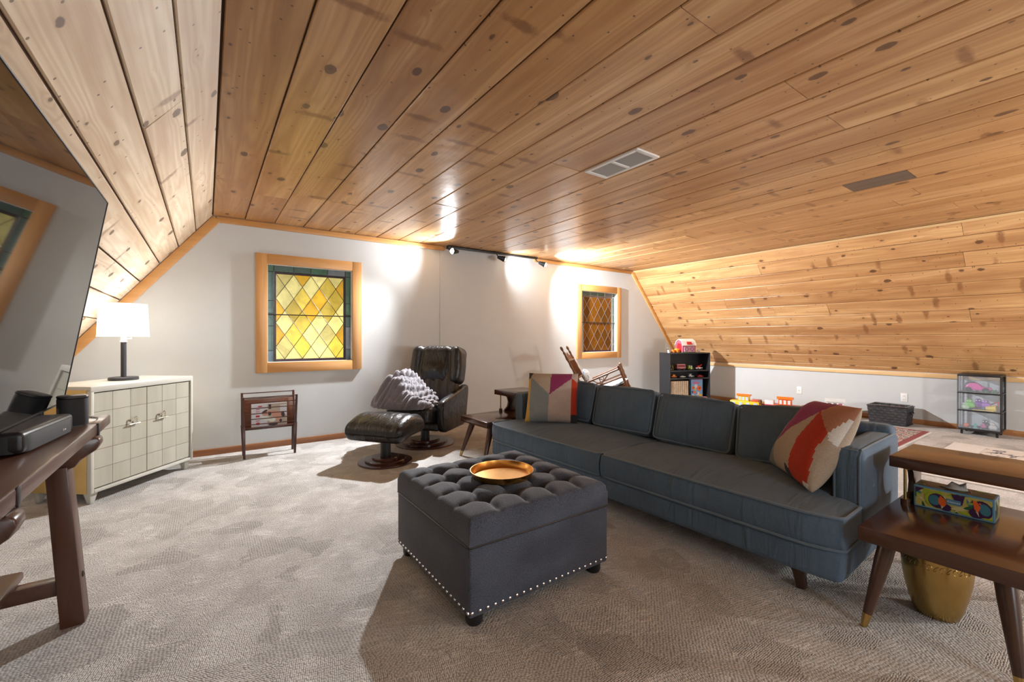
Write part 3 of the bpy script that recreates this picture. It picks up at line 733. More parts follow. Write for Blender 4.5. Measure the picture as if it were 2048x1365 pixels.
for k in range(4):
    yc = -.876 + k * .584
    def puff(p, u): 
        w = .008 * math.sin(p.y * 55 + 3 * mnoise.noise((p.z * 6, p.y * 4, k))) * max(0, u[2]) * (1 - abs(u[1]))
        return (p.x - abs(w) * .6, p.y, p.z - .012 * (u[1] ** 2) * (u[2] > 0) + w * .2)
    m = Matrix.Translation((.155, yc, (.565, .558, .570, .577)[k])) @ Matrix.Rotation(R(15), 4, 'Y') @ Matrix.Rotation(R(-4 if k == 0 else (.6, -.8, .5)[k - 1]), 4, 'X')
    o = G(m).rbox((0, 0, 0), (.085, .288, .172), .05, 4, 10, crown=(.035, .0, .012), fn=puff).build('back_cushion', 'sofa', sofa, angle=180)
    for sx in (-1, 1):
        pts = [(sx * .079, y, z) for y, z, _ in rrect(-.275, .275, -.157, .163, .03, 0)]
        G(m).tube(pts, .0062, 6, closed=True).build('piping', 'sofa_pipe', o)
for (x, y) in ((-.40, -1.10), (-.40, 1.10), (.34, -1.10), (.34, 1.10)):
    G().bar((x, y, .125), (x * 1.02, y * 1.02, 0), .055, .055, (1, 0, 0), .034, .034).build('leg', 'walnut_x', sofa, bevel=.004)

# ------------------------------------------------------------------ throw pillows, colour blocked in the weave
def throw_pillow(name, label, bl, br, tr, tl, cols, regions, th=.088, nu=72, group=None):
    bl, br, tr, tl = map(Vector, (bl, br, tr, tl)); c = (bl + br + tr + tl) / 4
    n = (br - bl).cross(tl - bl).normalized()
    g = G(); vs = []
    def pt(i, j, sd):
        a, b = i / nu, j / nu; u, v = 2 * a - 1, 2 * b - 1
        pin = 1 - .03 * (1 - abs(u) ** 2) * abs(v) ** 3; pin2 = 1 - .03 * (1 - abs(v) ** 2) * abs(u) ** 3
        uu, vv = u * pin2, v * pin; a2, b2 = (uu + 1) / 2, (vv + 1) / 2
        p = tl * (1 - a2) * (1 - b2) + tr * a2 * (1 - b2) + bl * (1 - a2) * b2 + br * a2 * b2
        t = th * ((1 - abs(u) ** 3.2) * (1 - abs(v) ** 3.2)) ** .5 * (1 + .12 * mnoise.noise((u * 2.2, v * 2.2, c.x)))
        return p - c + n * t * sd
    for sd in (1, -1):
        vs += [pt(i, j, sd) for j in range(nu + 1) for i in range(nu + 1)]
    K = (nu + 1) ** 2; fs = []; ms = []
    for sd in (0, 1):
        for j in range(nu):
            for i in range(nu):
                q = [sd * K + j * (nu + 1) + i, sd * K + j * (nu + 1) + i + 1, sd * K + (j + 1) * (nu + 1) + i + 1, sd * K + (j + 1) * (nu + 1) + i]
                fs.append(tuple(q[::-1] if sd == 0 else q))
                a, b = (i + .5) / nu, (j + .5) / nu; mi = 0
                if sd == 0:
                    for k, (ci, poly) in enumerate(regions):
                        if poly_in((a, b), poly): mi = ci
                ms.append(mi)
    g.add(vs, fs); g.m = ms
    t = thing(name, label, 'pillow', c, 0, group)
    o = g.build('cover', cols, t, angle=180)
    bm = bmesh.new(); bm.from_mesh(o.data); bmesh.ops.remove_doubles(bm, verts=bm.verts, dist=.0006); bmesh.ops.recalc_face_normals(bm, faces=bm.faces); bm.to_mesh(o.data); bm.free()
    return t

def knit(name, c): return fabric('knit_' + name, tuple(x * 1.1 for x in c), tuple(x * .8 for x in c), 240, .95, .05)
KN = dict(beige=knit('beige', (.44, .345, .26)), pink=knit('pale_pink', (.46, .36, .31)), grey=knit('grey_green', (.22, .245, .24)), magenta=knit('magenta', (.27, .03, .115)),
          red=knit('orange_red', (.45, .035, .010)), terra=knit('terracotta', (.42, .19, .11)), white=knit('white', (.72, .70, .67)), black=knit('black', (.03, .025, .025)), yellow=knit('mustard', (.56, .33, .07)))
throw_pillow('throw_pillow', 'colour-block pillow with magenta triangle and grey panel at the recliner end of sofa',
             (2.22, 2.97, .425), (2.545, 2.67, .425), (2.63, 2.745, .835), (2.335, 3.055, .835),
             [KN['pink'], KN['beige'], KN['grey'], KN['magenta'], KN['red'], KN['black'], KN['yellow']],
             [(1, [(.1, 0), (.47, 0), (.45, .48), (.06, .1)]), (2, [(.06, .12), (.45, .48), (.45, 1), (.07, 1), (.05, .5)]), (3, [(.47, .0), (.87, .0), (.87, .14), (.45, .48)]),
              (4, [(.87, .13), (1, .2), (1, .86), (.87, .86)]), (5, [(.87, .86), (1, .84), (1, 1), (.87, 1)]), (6, [(0, .15), (.06, .12), (.055, .6), (.10, 1), (0, 1)]), (5, [(0, 0), (.1, 0), (.05, .12), (0, .16)])],
             group='throw pillows on the sofa')
throw_pillow('throw_pillow', 'knitted colour-block pillow with orange-red stripe leaning in the sofa arm corner beside tissue box table',
             (2.675, 1.205, .425), (2.335, .865, .415), (2.49, .715, .82), (2.775, 1.005, .795),
             [KN['beige'], KN['grey'], KN['magenta'], KN['red'], KN['terra'], KN['white'], KN['black']],
             [(1, [(0, .30), (.10, .48), (.20, .78), (.32, 1), (0, 1)]), (2, [(.14, 0), (.74, 0), (.70, .14), (.66, .20), (.42, .40), (.17, .70), (.18, .30)]), (4, [(.74, 0), (1, 0), (1, .14), (.96, .30), (.93, .38), (.78, .28), (.69, .18)]),
              (5, [(1, .12), (1, .46), (.96, .44), (.93, .38), (.96, .28)]), (3, [(.67, .17), (.80, .27), (.93, .38), (.92, .58), (.94, .69), (.96, .92), (.97, 1), (.74, 1), (.66, .94), (.62, .80), (.60, .55)]),
              (5, [(.90, .95), (.97, .94), (.97, 1), (.90, 1)]), (6, [(.55, .88), (.66, .92), (.74, 1), (.56, 1)])],
             group='throw pillows on the sofa')

# ------------------------------------------------------------------ tufted ottoman and tray
ot = thing('ottoman', 'square tufted charcoal ottoman with nailhead trim in front of the sofa', 'ottoman', (1.222, 1.862, 0), 0)
HS = .388
G().rbox((0, 0, .188), (HS, HS, .138), .012, 2, 4).build('body', 'ottoman', ot)
def tuft(nu=110):
    g = G(); vs = []; fs = []
    btn = [-.231, -.077, .077, .231]
    def hz(x, y):
        e = min(HS - abs(x), HS - abs(y)); z = .432 - .006
        z += .030 * min(1, max(0, e) / .10) ** .5
        gx = min(abs(x - b) for b in btn); gy = min(abs(y - b) for b in btn)
        inx = abs(x) < .245; iny = abs(y) < .245
        z -= .017 * math.exp(-(gx / .016) ** 1.2) * min(1, e / .05) + .017 * math.exp(-(gy / .016) ** 1.2) * min(1, e / .05)
        r2 = gx * gx + gy * gy
        z -= .055 * math.exp(-r2 / (.034 ** 2))
        return z
    n = nu
    for j in range(n + 1):
        for i in range(n + 1):
            u, v = -1 + 2 * i / n, -1 + 2 * j / n
            x, y = HS * u, HS * v; z = hz(x, y); e = min(HS - abs(x), HS - abs(y))
            if e < .03: z -= .03 * (1 - math.sqrt(max(0, 1 - (1 - e / .03) ** 2)))
            vs.append((x, y, z))
    fs = [(j * (n + 1) + i, j * (n + 1) + i + 1, (j + 1) * (n + 1) + i + 1, (j + 1) * (n + 1) + i) for j in range(n) for i in range(n)]
    per = [i for i in range(n)] + [i * (n + 1) + n for i in range(n)] + [n * (n + 1) + n - i for i in range(n)] + [(n - i) * (n + 1) for i in range(n)]
    o = len(vs); vs += [(vs[p][0], vs[p][1], .330) for p in per]; P = len(per)
    fs += [(per[k], o + k, o + (k + 1) % P, per[(k + 1) % P]) for k in range(P)] + [tuple(o + k for k in range(P))]
    lid = g.add(vs, fs).build('lid', 'ottoman', ot, angle=60)
    for bx in btn:
        for by in btn:
            G().lathe([(0, .006), (.008, .005), (.011, .001), (.011, -.004)], 10, (bx, by, hz(bx, by))).build('button', 'ottoman', lid)
tuft()
G().tube(rrect(-HS - .001, HS + .001, -HS - .001, HS + .001, .012, .327), .004, 5, closed=True).build('seam', 'black_plastic', ot)
nh = None
for k in range(22):
    t = -HS + .012 + k * (2 * HS - .024) / 21
    for p, rt in (((t, -HS, .072), (R(90), 0, 0)), ((-HS, t, .072), (0, R(-90), 0)), ((t, HS, .072), (R(-90), 0, 0)), ((HS, t, .072), (0, R(90), 0))):
        if nh is None:
            nh = G().lathe([(0.0075, -.001), (.0068, .0028), (.0035, .005), (0, .0056)], 8).build('nailhead', 'nail', ot); o = nh
        else: o = nh.copy(); col.objects.link(o); o.parent = ot
        o.location = p; o.rotation_euler = rt
for sx in (-1, 1):
    for sy in (-1, 1):
        G().lathe([(.030, 0), (.036, .012), (.036, .05), (.036, .055)], 14, (sx * (HS - .05), sy * (HS - .05), 0)).build('foot', 'black_plastic', ot)
tr = thing('tray', 'round shallow gold tray lying on the tufted ottoman', 'tray', (1.213, 1.815, .455), 0)
G().lathe([(0, .004), (.138, .004), (.140, .0), (0, 0)], 48).build('tray_floor', 'gold_tray', tr)
G().lathe([(.138, .002), (.143, .0), (.153, .012), (.158, .030), (.159, .033), (.156, .033), (.150, .014), (.140, .005)], 56).build('rim', 'copper_rim', tr)

# ------------------------------------------------------------------ step end tables
def end_table(loc, rz, label):
    t = thing('end_table', label, 'end table', loc, rz, 'matching two-tier end tables')
    G().box(-.40, .38, -.23, .23, .330, .387).build('lower_top', 'walnut', t, bevel=.004)
    G().box(-.00, .375, -.23, .23, .560, .610).build('upper_top', 'walnut', t, bevel=.004)
    for s in (-1, 1):
        y = s * .185
        # curved upright panel with a cut-out waist
        P = [(.10, .387), (.31, .387), (.31, .40), (.275, .43), (.262, .475), (.275, .52), (.31, .548), (.31, .56), (.10, .56), (.10, .548), (.135, .52), (.148, .475), (.135, .43), (.10, .40)]
        G().prism(P, 'y', y - .011, y + .011).build('upright', 'walnut_x', t, bevel=.002)
        G().cyl((.05, y, .41), (.05, y, .562), .006, n=10).build('brass_rod', 'brass', t)
        G().cyl((.05, y, .387), (.05, y, .415), .017, n=14).build('rod_cap', 'walnut_x', t)
        for fx in (-1, 1):
            tp = Vector((fx * .30, s * .155, .335)); ft = Vector((fx * .415, s * .205, 0))
            md = tp.lerp(ft, .86)
            lg = G().tube([tp, tp.lerp(ft, .25), md], [.030, .028, .0155], 16).build('leg', 'walnut_x', t)
            G().tube([md, ft], [.0158, .0115], 16).build('brass_ferrule', 'brass', lg)
    return t
end_table((2.555, .405, 0), 0, 'dark walnut two-tier end table holding the tissue box, beside the sofa arm')
end_table((2.440, 3.550, 0), R(2), 'dark walnut two-tier end table between the sofa and the leather recliner')

tb = thing('tissue_box', 'jungle-print tissue box with blue edges on the walnut end table', 'tissue box', (2.69, .442, .387), 0)
hx, hy, hz = .058, .125, .095
G().rbox((0, 0, hz / 2), (hx, hy, hz / 2), .003, 1, 1).build('carton', plastic((.13, .33, .50), .35), tb, smooth=False)
TC = dict(lime=(.36, .46, .03), olive=(.50, .46, .13), green=(.02, .11, .04), teal=(.05, .20, .27), navy=(.045, .012, .07), orange=(.78, .13, .02), blue=(.10, .25, .40), brown=(.10, .05, .015), sand=(.62, .55, .28))
def leaf(cx, cz, a, l, w):
    ca, sa = math.cos(a), math.sin(a); P = []
    for i in range(7): t = i / 6; P.append((t * l, w * math.sin(PI * t) ** .8))
    for i in range(1, 6): t = 1 - i / 6; P.append((t * l, -w * math.sin(PI * t) ** .8))
    return [(cx + x * ca - z * sa, cz + x * sa + z * ca) for x, z in P]
def ell(cx, cz, rx, rz, a=0, n=16, a0=0, a1=360):
    return [(cx + rx * math.cos(t) * math.cos(a) - rz * math.sin(t) * math.sin(a), cz + rx * math.cos(t) * math.sin(a) + rz * math.sin(t) * math.cos(a)) for t in [R(a0 + (a1 - a0) * i / (n - 1)) for i in range(n)]]
# printed face: s runs from the sofa end to the near end, drawn in centimetres; layered slivers of ink
shapes = [('olive', [(-.8, 0), (25.2 - .6, 0), (25.2 - .6, 9.1), (-.8, 9.1)])]
shapes = [('olive', [(.7, .7), (24.3, .7), (24.3, 8.8), (.7, 8.8)])]
rr = random.Random(5)
for k in range(46):
    shapes.append((rr.choice(['lime', 'green', 'green', 'olive', 'sand', 'teal', 'lime']), leaf(rr.uniform(1, 24), rr.uniform(.8, 8.6), rr.uniform(0, 6.28), rr.uniform(2.2, 5), rr.uniform(.25, .7))))
shapes += [('navy', [(.8, 8.7), (3.6, 8.7), (.8, 6.2)]), ('lime', ell(7.2, 4.6, 3.4, 3.6)), ('navy', ell(7.8, 4.3, 2.9, 3.2)), ('teal', ell(7.0, 4.4, 1.9, 2.2)), ('navy', ell(10.6, 2.2, 1.8, 1.5)), ('orange', ell(9.4, 4.3, 1.25, 2.0, .15)), ('sand', [(9.0, 2.5), (10.0, 2.5), (9.3, 1.2)]), ('orange', ell(9.0, 6.4, .35, .35)),
           ('navy', [(12.2, 8.6), (16.4, 8.6), (15.6, 4.6), (14.2, 4.0)]), ('green', leaf(15.5, 3.0, .5, 5.5, .6)), ('sand', leaf(12.0, 2.2, .2, 5, .7)), ('lime', leaf(14.5, 1.8, -.15, 5, .6)),
           ('navy', ell(21.6, 4.6, 2.8, 3.6, .25)), ('navy', ell(19.8, 2.6, 2.3, 2.1)), ('teal', ell(22.2, 4.7, 1.7, 2.4, .2)), ('orange', [(18.6, 8.0), (20.0, 7.4), (21.0, 5.4), (20.3, 3.2), (19.2, 4.2)]), ('sand', [(20.3, 3.2), (20.6, 1.3), (19.5, 3.6)]), ('orange', ell(20.8, 6.9, .35, .35)), ('lime', leaf(21.2, 1.1, .05, 3.2, .35))]
def ink(parent, name, shapes, P, base):
    by = {}
    for k, (c, poly) in enumerate(shapes):
        p2 = clip([(x, z) for x, z in poly], .7, 24.3, .7, 8.8)
        if p2: by.setdefault(c, []).append((k, p2))
    for c, L_ in by.items():
        g = G()
        for k, p2 in L_:
            d = base + .00004 * k; n = len(p2)
            g.add([P(x, z, d) for x, z in p2] + [P(x, z, .0) for x, z in p2], [tuple(range(n)), tuple(range(2 * n - 1, n - 1, -1))] + [(i, (i + 1) % n, n + (i + 1) % n, n + i) for i in range(n)])
        g.build(name, plastic(TC[c], .35), parent, smooth=False, kind='stuff')
ink(tb, 'printed_leaves', shapes, lambda x, z, d: (-hx - d, hy - x / 100, z / 100), .0004)
lab = G().box(-hx - .0032, -hx, hy - .152, hy - .108, .040, .062).build('name_label', plastic(TC['blue'], .35), tb, smooth=False)
fc = bpy.data.curves.new('lettering', 'FONT'); fc.body = 'Kleenex'; fc.size = .0125; fc.align_x = 'CENTER'; fc.align_y = 'CENTER'; fc.extrude = .0003; fc.shear = .2
fo = bpy.data.objects.new('lettering', fc); col.objects.link(fo); fo.parent = lab; fc.materials.append(plastic((.75, .82, .86), .4))
fo.location = (-hx - .0036, hy - .130, .051); fo.rotation_euler = (R(90), 0, R(-90))
bpy.context.view_layer.update()
fm = bpy.data.meshes.new_from_object(fo.evaluated_get(bpy.context.evaluated_depsgraph_get())); loc_, rot_ = fo.location.copy(), fo.rotation_euler.copy()
bpy.data.objects.remove(fo); fo = bpy.data.objects.new('lettering', fm); col.objects.link(fo); fo.parent = lab; fo.location = loc_; fo.rotation_euler = rot_; fo['kind'] = 'stuff'
tshapes = [('brown', [(.7, .7), (24.3, .7), (24.3, 8.8), (.7, 8.8)])]
for k in range(26): tshapes.append((rr.choice(['green', 'olive', 'brown', 'green', 'lime']), leaf(rr.uniform(1, 24), rr.uniform(1, 8.6), rr.uniform(0, 6.28), rr.uniform(2, 5), rr.uniform(.25, .6))))
ink(tb, 'printed_top', tshapes, lambda x, z, d: (-hx + z * 1.21 / 100, hy - x / 100, hz + d), .0004)
ink(tb, 'printed_end', [('olive', [(2, .7), (23, .7), (23, 8.8), (2, 8.8)])] + [(c, [(2 + (x % 21), z) for x, z in p]) for c, p in []] + [(rr.choice(['lime', 'navy', 'green', 'sand', 'teal']), leaf(rr.uniform(3, 22), rr.uniform(1, 8), rr.uniform(1.0, 2.2), rr.uniform(3, 6), rr.uniform(.8, 1.8))) for k in range(18)],
    lambda x, z, d: (-hx + .116 * x / 25, -hy - d, z / 100), .0004)
G().lathe([(.034, 0), (.033, .0025), (.029, .003), (.0, .003)], 24).build('opening', plastic(TC['brown'], .4), tb, loc=(.0, -.0, hz)).scale = (.72, 1.5, 1)
g = G(); n_ = 14
vs = [(.022 * math.cos(a) * (1 - .5 * h) + .010 * math.sin(3 * a + 5 * h) * h, .040 * math.sin(a) * (1 - .45 * h) - .012 * h, hz + .002 + .026 * h + .006 * math.sin(2 * a + h * 4) * h) for h in (0, .3, .6, 1) for a in [2 * PI * k / n_ for k in range(n_)]]
fs = [(r * n_ + k, r * n_ + (k + 1) % n_, (r + 1) * n_ + (k + 1) % n_, (r + 1) * n_ + k) for r in range(3) for k in range(n_)] + [tuple(3 * n_ + k for k in range(n_))]
g.add(vs, fs).build('tissue', 'white', tb)

pot = thing('brass_pot', 'engraved brushed brass barrel pot standing under the end table', 'pot', (2.49, .465, 0), 0)
G().lathe([(0, 0), (.066, 0), (.071, .004), (.080, .03), (.096, .09), (.107, .15), (.1115, .20), (.111, .24), (.106, .28), (.101, .305), (.096, .307), (.098, .297), (.0, .292)], 48).build('vessel', 'brass', pot)
g = G()
for k in range(36):
    a = 2 * PI * k / 36; r = .1112
    g.tube([((r + .0008) * math.cos(a + .075 * math.cos(t)), (r + .0008) * math.sin(a + .075 * math.cos(t)), .222 + .011 * math.sin(t + k % 2)) for t in [2 * PI * q / 9 for q in range(8)]], .0007, 4)
g.build('engraved_scrolls', 'brass', pot, kind='stuff')

# ------------------------------------------------------------------ recliner, footstool, blanket
def stepped_base(t, r):
    G().lathe([(0, 0), (r, 0), (r, .010), (r * .985, .016), (r * .76, .019), (r * .76, .030), (r * .74, .036), (r * .5, .039), (r * .5, .050), (r * .48, .056), (0, .056)], 56).build('base', 'base_wood', t)
chair = thing('recliner', 'dark brown leather swivel recliner with channelled headrest by the gable wall', 'recliner', (1.945, 4.41, 0), R(126.9))
stepped_base(chair, .315)
G().cyl((0, 0, .05), (0, 0, .22), .047, n=24).build('post', 'black_metal', chair)
def chan(n, amp, ax=0):
    def f(p, u):
        w = abs(math.cos(PI * n * (u[ax] * .5 + .5)))
        d = amp * math.exp(-(w / .16) ** 2)
        return (p.x, p.y + (d if u[1] > 0 else 0) * -1, p.z)
    return f
def seat_ch(p, u):
    w = abs(math.cos(PI * 4 * (u[1] * .5 + .5)))
    return (p.x, p.y, p.z - (.012 * math.exp(-(w / .18) ** 2) if u[2] > 0 else 0))
m = Matrix.Translation((0, .10, .345)) @ Matrix.Rotation(R(6), 4, 'X')
G(m).rbox((0, 0, 0), (.255, .285, .085), .06, 4, 14, crown=(0, 0, .03), fn=seat_ch).build('seat_cushion', 'leather', chair, angle=180)
G().rbox((0, -.04, .225), (.27, .26, .045), .03, 3, 3).build('under_frame', 'leather', chair)
def low_back(p, u):
    w = abs(math.cos(PI * 5 * (u[0] * .5 + .5)))
    return (p.x, p.y - (.022 * math.exp(-(w / .16) ** 2) if u[1] > 0 else 0) + .02 * u[0] ** 2, p.z)
m = Matrix.Translation((0, -.255, .56)) @ Matrix.Rotation(R(14), 4, 'X')
G(m).rbox((0, 0, 0), (.270, .085, .26), .05, 4, 16, crown=(0, .02, 0), fn=low_back).build('lower_back', 'leather_brown', chair, angle=180)
def head_fn(p, u):
    w = min(abs(u[0] - .58), abs(u[0] + .58)); d = .026 * math.exp(-(w / .07) ** 2) if u[1] > -.2 or u[2] > .6 else 0
    roll = .05 * max(0, u[2]) ** 2 * (-1 if u[1] < 0 else .35)
    fold = .010 * math.sin(u[0] * 16 + 2 * math.sin(u[2] * 5)) * max(0, .4 - abs(u[2] + .35)) * (u[1] > 0)
    bul = .035 * math.exp(-((u[2] + .35) / .35) ** 2) * max(0, 1 - (u[0] / .6) ** 2) if u[1] > 0 else 0
    wing = .055 * max(0, abs(u[0]) - .55) * 2
    return (p.x * (1 - .05 * max(0, u[2])), p.y - d + roll + fold + bul + wing * (u[1] > 0), p.z - d * .5 * (u[2] > .6))
m = Matrix.Translation((0, -.325, .822)) @ Matrix.Rotation(R(12), 4, 'X')
G(m).rbox((0, 0, 0), (.312, .105, .215), .075, 5, 20, crown=(.01, .02, .01), fn=head_fn).build('headrest', 'leather', chair, angle=180)
for s in (-1, 1):
    P = [(-.36, .20), (-.37, .30), (-.42, .54), (-.41, .60), (-.36, .61), (-.18, .565), (.10, .515), (.20, .49), (.235, .45), (.245, .38), (.225, .25), (.20, .19), (.16, .165), (-.28, .165)]
    G().prism(P, 'x', s * .255, s * .335).build('armrest', 'leather', chair, bevel=.026, seg=4, angle=60)
st = thing('footstool', 'dark leather footstool on a round mahogany base in front of the recliner', 'footstool', (1.352, 3.955, 0), R(126.9))
stepped_base(st, .243)
G().cyl((0, 0, .05), (0, 0, .26), .046, n=24).build('post', 'black_metal', st)
def stool_fn(p, u):
    w = min(abs(u[0] - .62), abs(u[0] + .62)); d = .014 * math.exp(-(w / .06) ** 2)
    k = .008 * math.sin(u[0] * 22) * max(0, 1 - abs(u[1] + .75) * 2.2) * (u[2] > 0)
    return (p.x, p.y, p.z + (-d + k + .018 * math.cos(u[1] * 2.6)) * (1 if u[2] > 0 else 0) - (.02 * u[1] * u[1]))
m = Matrix.Translation((0, 0, .335)) @ Matrix.Rotation(R(-5), 4, 'X')
G(m).rbox((0, 0, 0), (.30, .235, .085), .068, 5, 18, crown=(0, 0, .012), fn=stool_fn).build('cushion', 'leather', st, angle=180)

bl = thing('blanket', 'bubbly grey plush throw blanket heaped on the recliner seat and arm', 'blanket', (1.70, 4.36, .44), R(126.9))
g = G(); nu, nv = 150, 90; vs = []
for j in range(nv + 1):
    for i in range(nu):
        th = 2 * PI * i / nu; ph = PI * j / nv - PI / 2
        dx, dy, dz = math.cos(ph) * math.cos(th), math.cos(ph) * math.sin(th), math.sin(ph)
        sx = (1 if dx > 0 else -1) * abs(dx) ** .8; sy = (1 if dy > 0 else -1) * abs(dy) ** .8
        x = .335 * sx - .0; y = .275 * sy - .0
        # ridge: low over the seat edge, high against the back over the outer arm
        hgt = .12 + .33 * math.exp(-((x - .06) / .17) ** 2) * max(0, min(1, (.24 - y) / .42)) ** .8
        hgt += .055 * math.exp(-((y - .17) / .06) ** 2)
        z = (hgt * abs(dz) ** .75) if dz > 0 else -.02 * abs(dz)
        z += .05 * math.sin(x * 9 + 1) * math.sin(y * 11) * max(0, dz)
        fold = .020 * math.sin((x * 1.2 - y) * 26 + 3 * mnoise.noise((x * 4, y * 4, 0))) * max(0, dz) ** .5
        a, b = (x * 17 + z * 8), (y * 17 + z * 9)
        bub = abs(math.sin(PI * (a + .5 * b)) * math.sin(PI * (a - .5 * b) * .9)) ** .6
        k = 1 + .055 * (bub - .5) * 1.6
        vs.append((x * k, y * k, (z + fold) * k + .018 * bub * max(0, dz)))
fs = [(j * nu + i, j * nu + (i + 1) % nu, (j + 1) * nu + (i + 1) % nu, (j + 1) * nu + i) for j in range(nv) for i in range(nu)]
g.add(vs, fs).build('heap', 'blanket', bl, angle=180)
# ------------------------------------------------------------------ corner cabinet and table lamp
cab = thing('cabinet', 'cream two-door cabinet with squared parchment front and gold sides under the lamp', 'cabinet', (-.653, 4.07, 0), math.atan2(.779, .627))
CW, CD = .872, .465
def cabbox(n, x0, x1, y0, y1, z0, z1, m, p=cab, b=.003): return G().box(x0, x1, y0, y1, z0, z1).build(n, m, p, bevel=b)
cabbox('side_panel', 0, .024, .022, CD, .078, .790, 'goldleaf'); cabbox('side_panel', CW - .024, CW, .022, CD, .078, .790, 'goldleaf')
cabbox('back_panel', .024, CW - .024, CD - .012, CD, .078, .785, 'cream'); cabbox('bottom_panel', .024, CW - .024, .01, CD - .012, .078, .100, 'cream')
cabbox('top_panel', 0, CW, .0, CD, .785, .812, 'cream', b=.005)
for (a, b, c, d) in ((0, .024, .078, .785), (CW - .024, CW, .078, .785), (.024, CW - .024, .078, .102)): cabbox('face_frame', a, b, -.012, .022, c, d, 'cream', b=.006)
cabbox('face_frame', .0, CW, -.012, .004, .770, .812, 'cream', b=.005)
px0, px1, pz0, pz1 = .030, CW - .030, .108, .764; mid = (px0 + px1) / 2
for d, (a, b) in enumerate(((px0, mid - .0015), (mid + .0015, px1))):
    door = cabbox('door', a, b, .004, .02, pz0, pz1, 'cab_gap', b=0)
    nx, nz = 3, 5
    for i in range(nx):
        for k in range(nz):
            x0 = a + (b - a) * i / nx + .0015; x1 = a + (b - a) * (i + 1) / nx - .0015; z0 = pz0 + (pz1 - pz0) * k / nz + .0015; z1 = pz0 + (pz1 - pz0) * (k + 1) / nz - .0015
            G().box(x0, x1, .0015, .006, z0, z1).build('parchment_square', 'parchment', door, smooth=False)
    hxp = a + (b - a) * (.70 if d == 0 else .30); hz_ = pz0 + (pz1 - pz0) * .6
    hd = G().tube([(hxp + .026 * math.cos(R(t)), -.014 - .012 * math.sin(R(t)) ** 2, hz_ + .052 * math.sin(R(t))) for t in range(-10, 191, 20)], .005, 8)
    hd.cyl((hxp - .045, -.020, hz_), (hxp + .045, -.020, hz_), .0042, n=8); hd.cyl((hxp, -.022, hz_), (hxp, .004, hz_), .008, n=10)
    hd.build('handle', 'nickel', door)
for x in (.04, CW - .04):
    for y in (.035, CD - .05):
        G().bar((x, y, .08), (x, y, 0), .055, .055, (0, 1, 0), .026, .026).build('foot', 'cream', cab, bevel=.003)
lampO = Vector((-.538, 4.585, .812))
lp = thing('table_lamp', 'lit table lamp with white drum shade and dark stem on the cream cabinet', 'lamp', lampO, 0)
G().lathe([(0, 0), (.092, 0), (.094, .004), (.094, .020), (.090, .024), (.05, .025), (.0, .026)], 40).build('base', 'lamp_metal', lp)
G().cyl((0, 0, .024), (0, 0, .30), .018, n=24).build('stem', 'lamp_metal', lp)
sk = G().lathe([(.0, .30), (.022, .30), (.022, .308), (.018, .312), (.018, .338), (.022, .342), (.022, .348), (0, .348)], 20).build('socket', 'white', lp)
G().tube([(.02, -.0, .325), (.045, -.01, .328), (.05, -.01, .328)], [.004, .004, .009], 8).build('switch', 'white', sk)
g = G(); n_ = 56
prof = [(.158, .345), (.146, .600)]
vs = [(r * math.cos(2 * PI * k / n_), r * math.sin(2 * PI * k / n_), z) for r, z in prof for k in range(n_)]
g.add(vs, [(k, (k + 1) % n_, n_ + (k + 1) % n_, n_ + k) for k in range(n_)])
sh = g.build('shade', 'shade', lp)
for r, z in prof: G().tube([(r * math.cos(2 * PI * k / n_), r * math.sin(2 * PI * k / n_), z) for k in range(n_)], .0025, 5, closed=True).build('shade_ring', 'shade', sh)
bu = light('table_lamp_bulb', 'POINT', lampO + Vector((0, 0, .46)), 11, (1.0, .95, .88), shadow_soft_size=.045)
G().tube([(-.93, 4.42, .07), (-.935, 4.40, .045), (-.95, 4.38, .03), (-.97, 4.38, .045), (-.955, 4.40, .06), (-.93, 4.43, .03), (-.88, 4.5, .006), (-.80, 4.7, .006)], .003, 6).build('lamp_cord', plastic((.45, .36, .27), .5))
tag(bpy.data.objects['lamp_cord'], 'thin tan lamp cord looping to the carpet beside the cabinet', 'cord')

# ------------------------------------------------------------------ magazine rack
mr = thing('magazine_rack', 'dark wooden magazine rack with thin rails under the yellow window', 'magazine rack', (.505, 4.865, 0), R(-1))
w2 = .222
for s in (-1, 1):
    for f in (-1, 1):   # f=-1 towards the room
        top = (s * (w2 + .004), f * .115, .585 if f < 0 else .605); midp = (s * w2, f * .045, .27); ft = (s * (w2 - .008), f * .085, 0)
        G().bar(midp, top, .018, .026, (1, 0, 0), .015, .02).build('post', 'rack_wood', mr, bevel=.002)
        G().bar((s * w2, f * .052, .30), ft, .022, .034, (1, 0, 0), .014, .020).build('leg', 'rack_wood', mr, bevel=.002)
for f in (-1, 1):
    for k in range(6 if f < 0 else 6):
        t = .14 + k * .168; z = .27 + (.315 + (0 if f < 0 else .02)) * t; y = f * (.045 + .07 * t)
        G().cyl((-w2, y, z), (w2, y, z), .0045, n=8).build('rail', 'rack_wood', mr)
G().box(-w2, w2, -.05, .05, .262, .282).build('tray', 'rack_wood', mr, bevel=.003)
G().box(-w2 + .012, w2 - .012, .020, .030, .282, .545).build('divider', 'rack_panel', mr, bevel=.002)
mg = thing('magazine', 'glossy magazine with red sideways title standing in the rack', 'magazine', (.505, 4.845, .283), R(-1))
G().box(-.155, .150, -.006, .006, 0, .222).build('pages', plastic((.62, .60, .62), .3), mg, smooth=False)
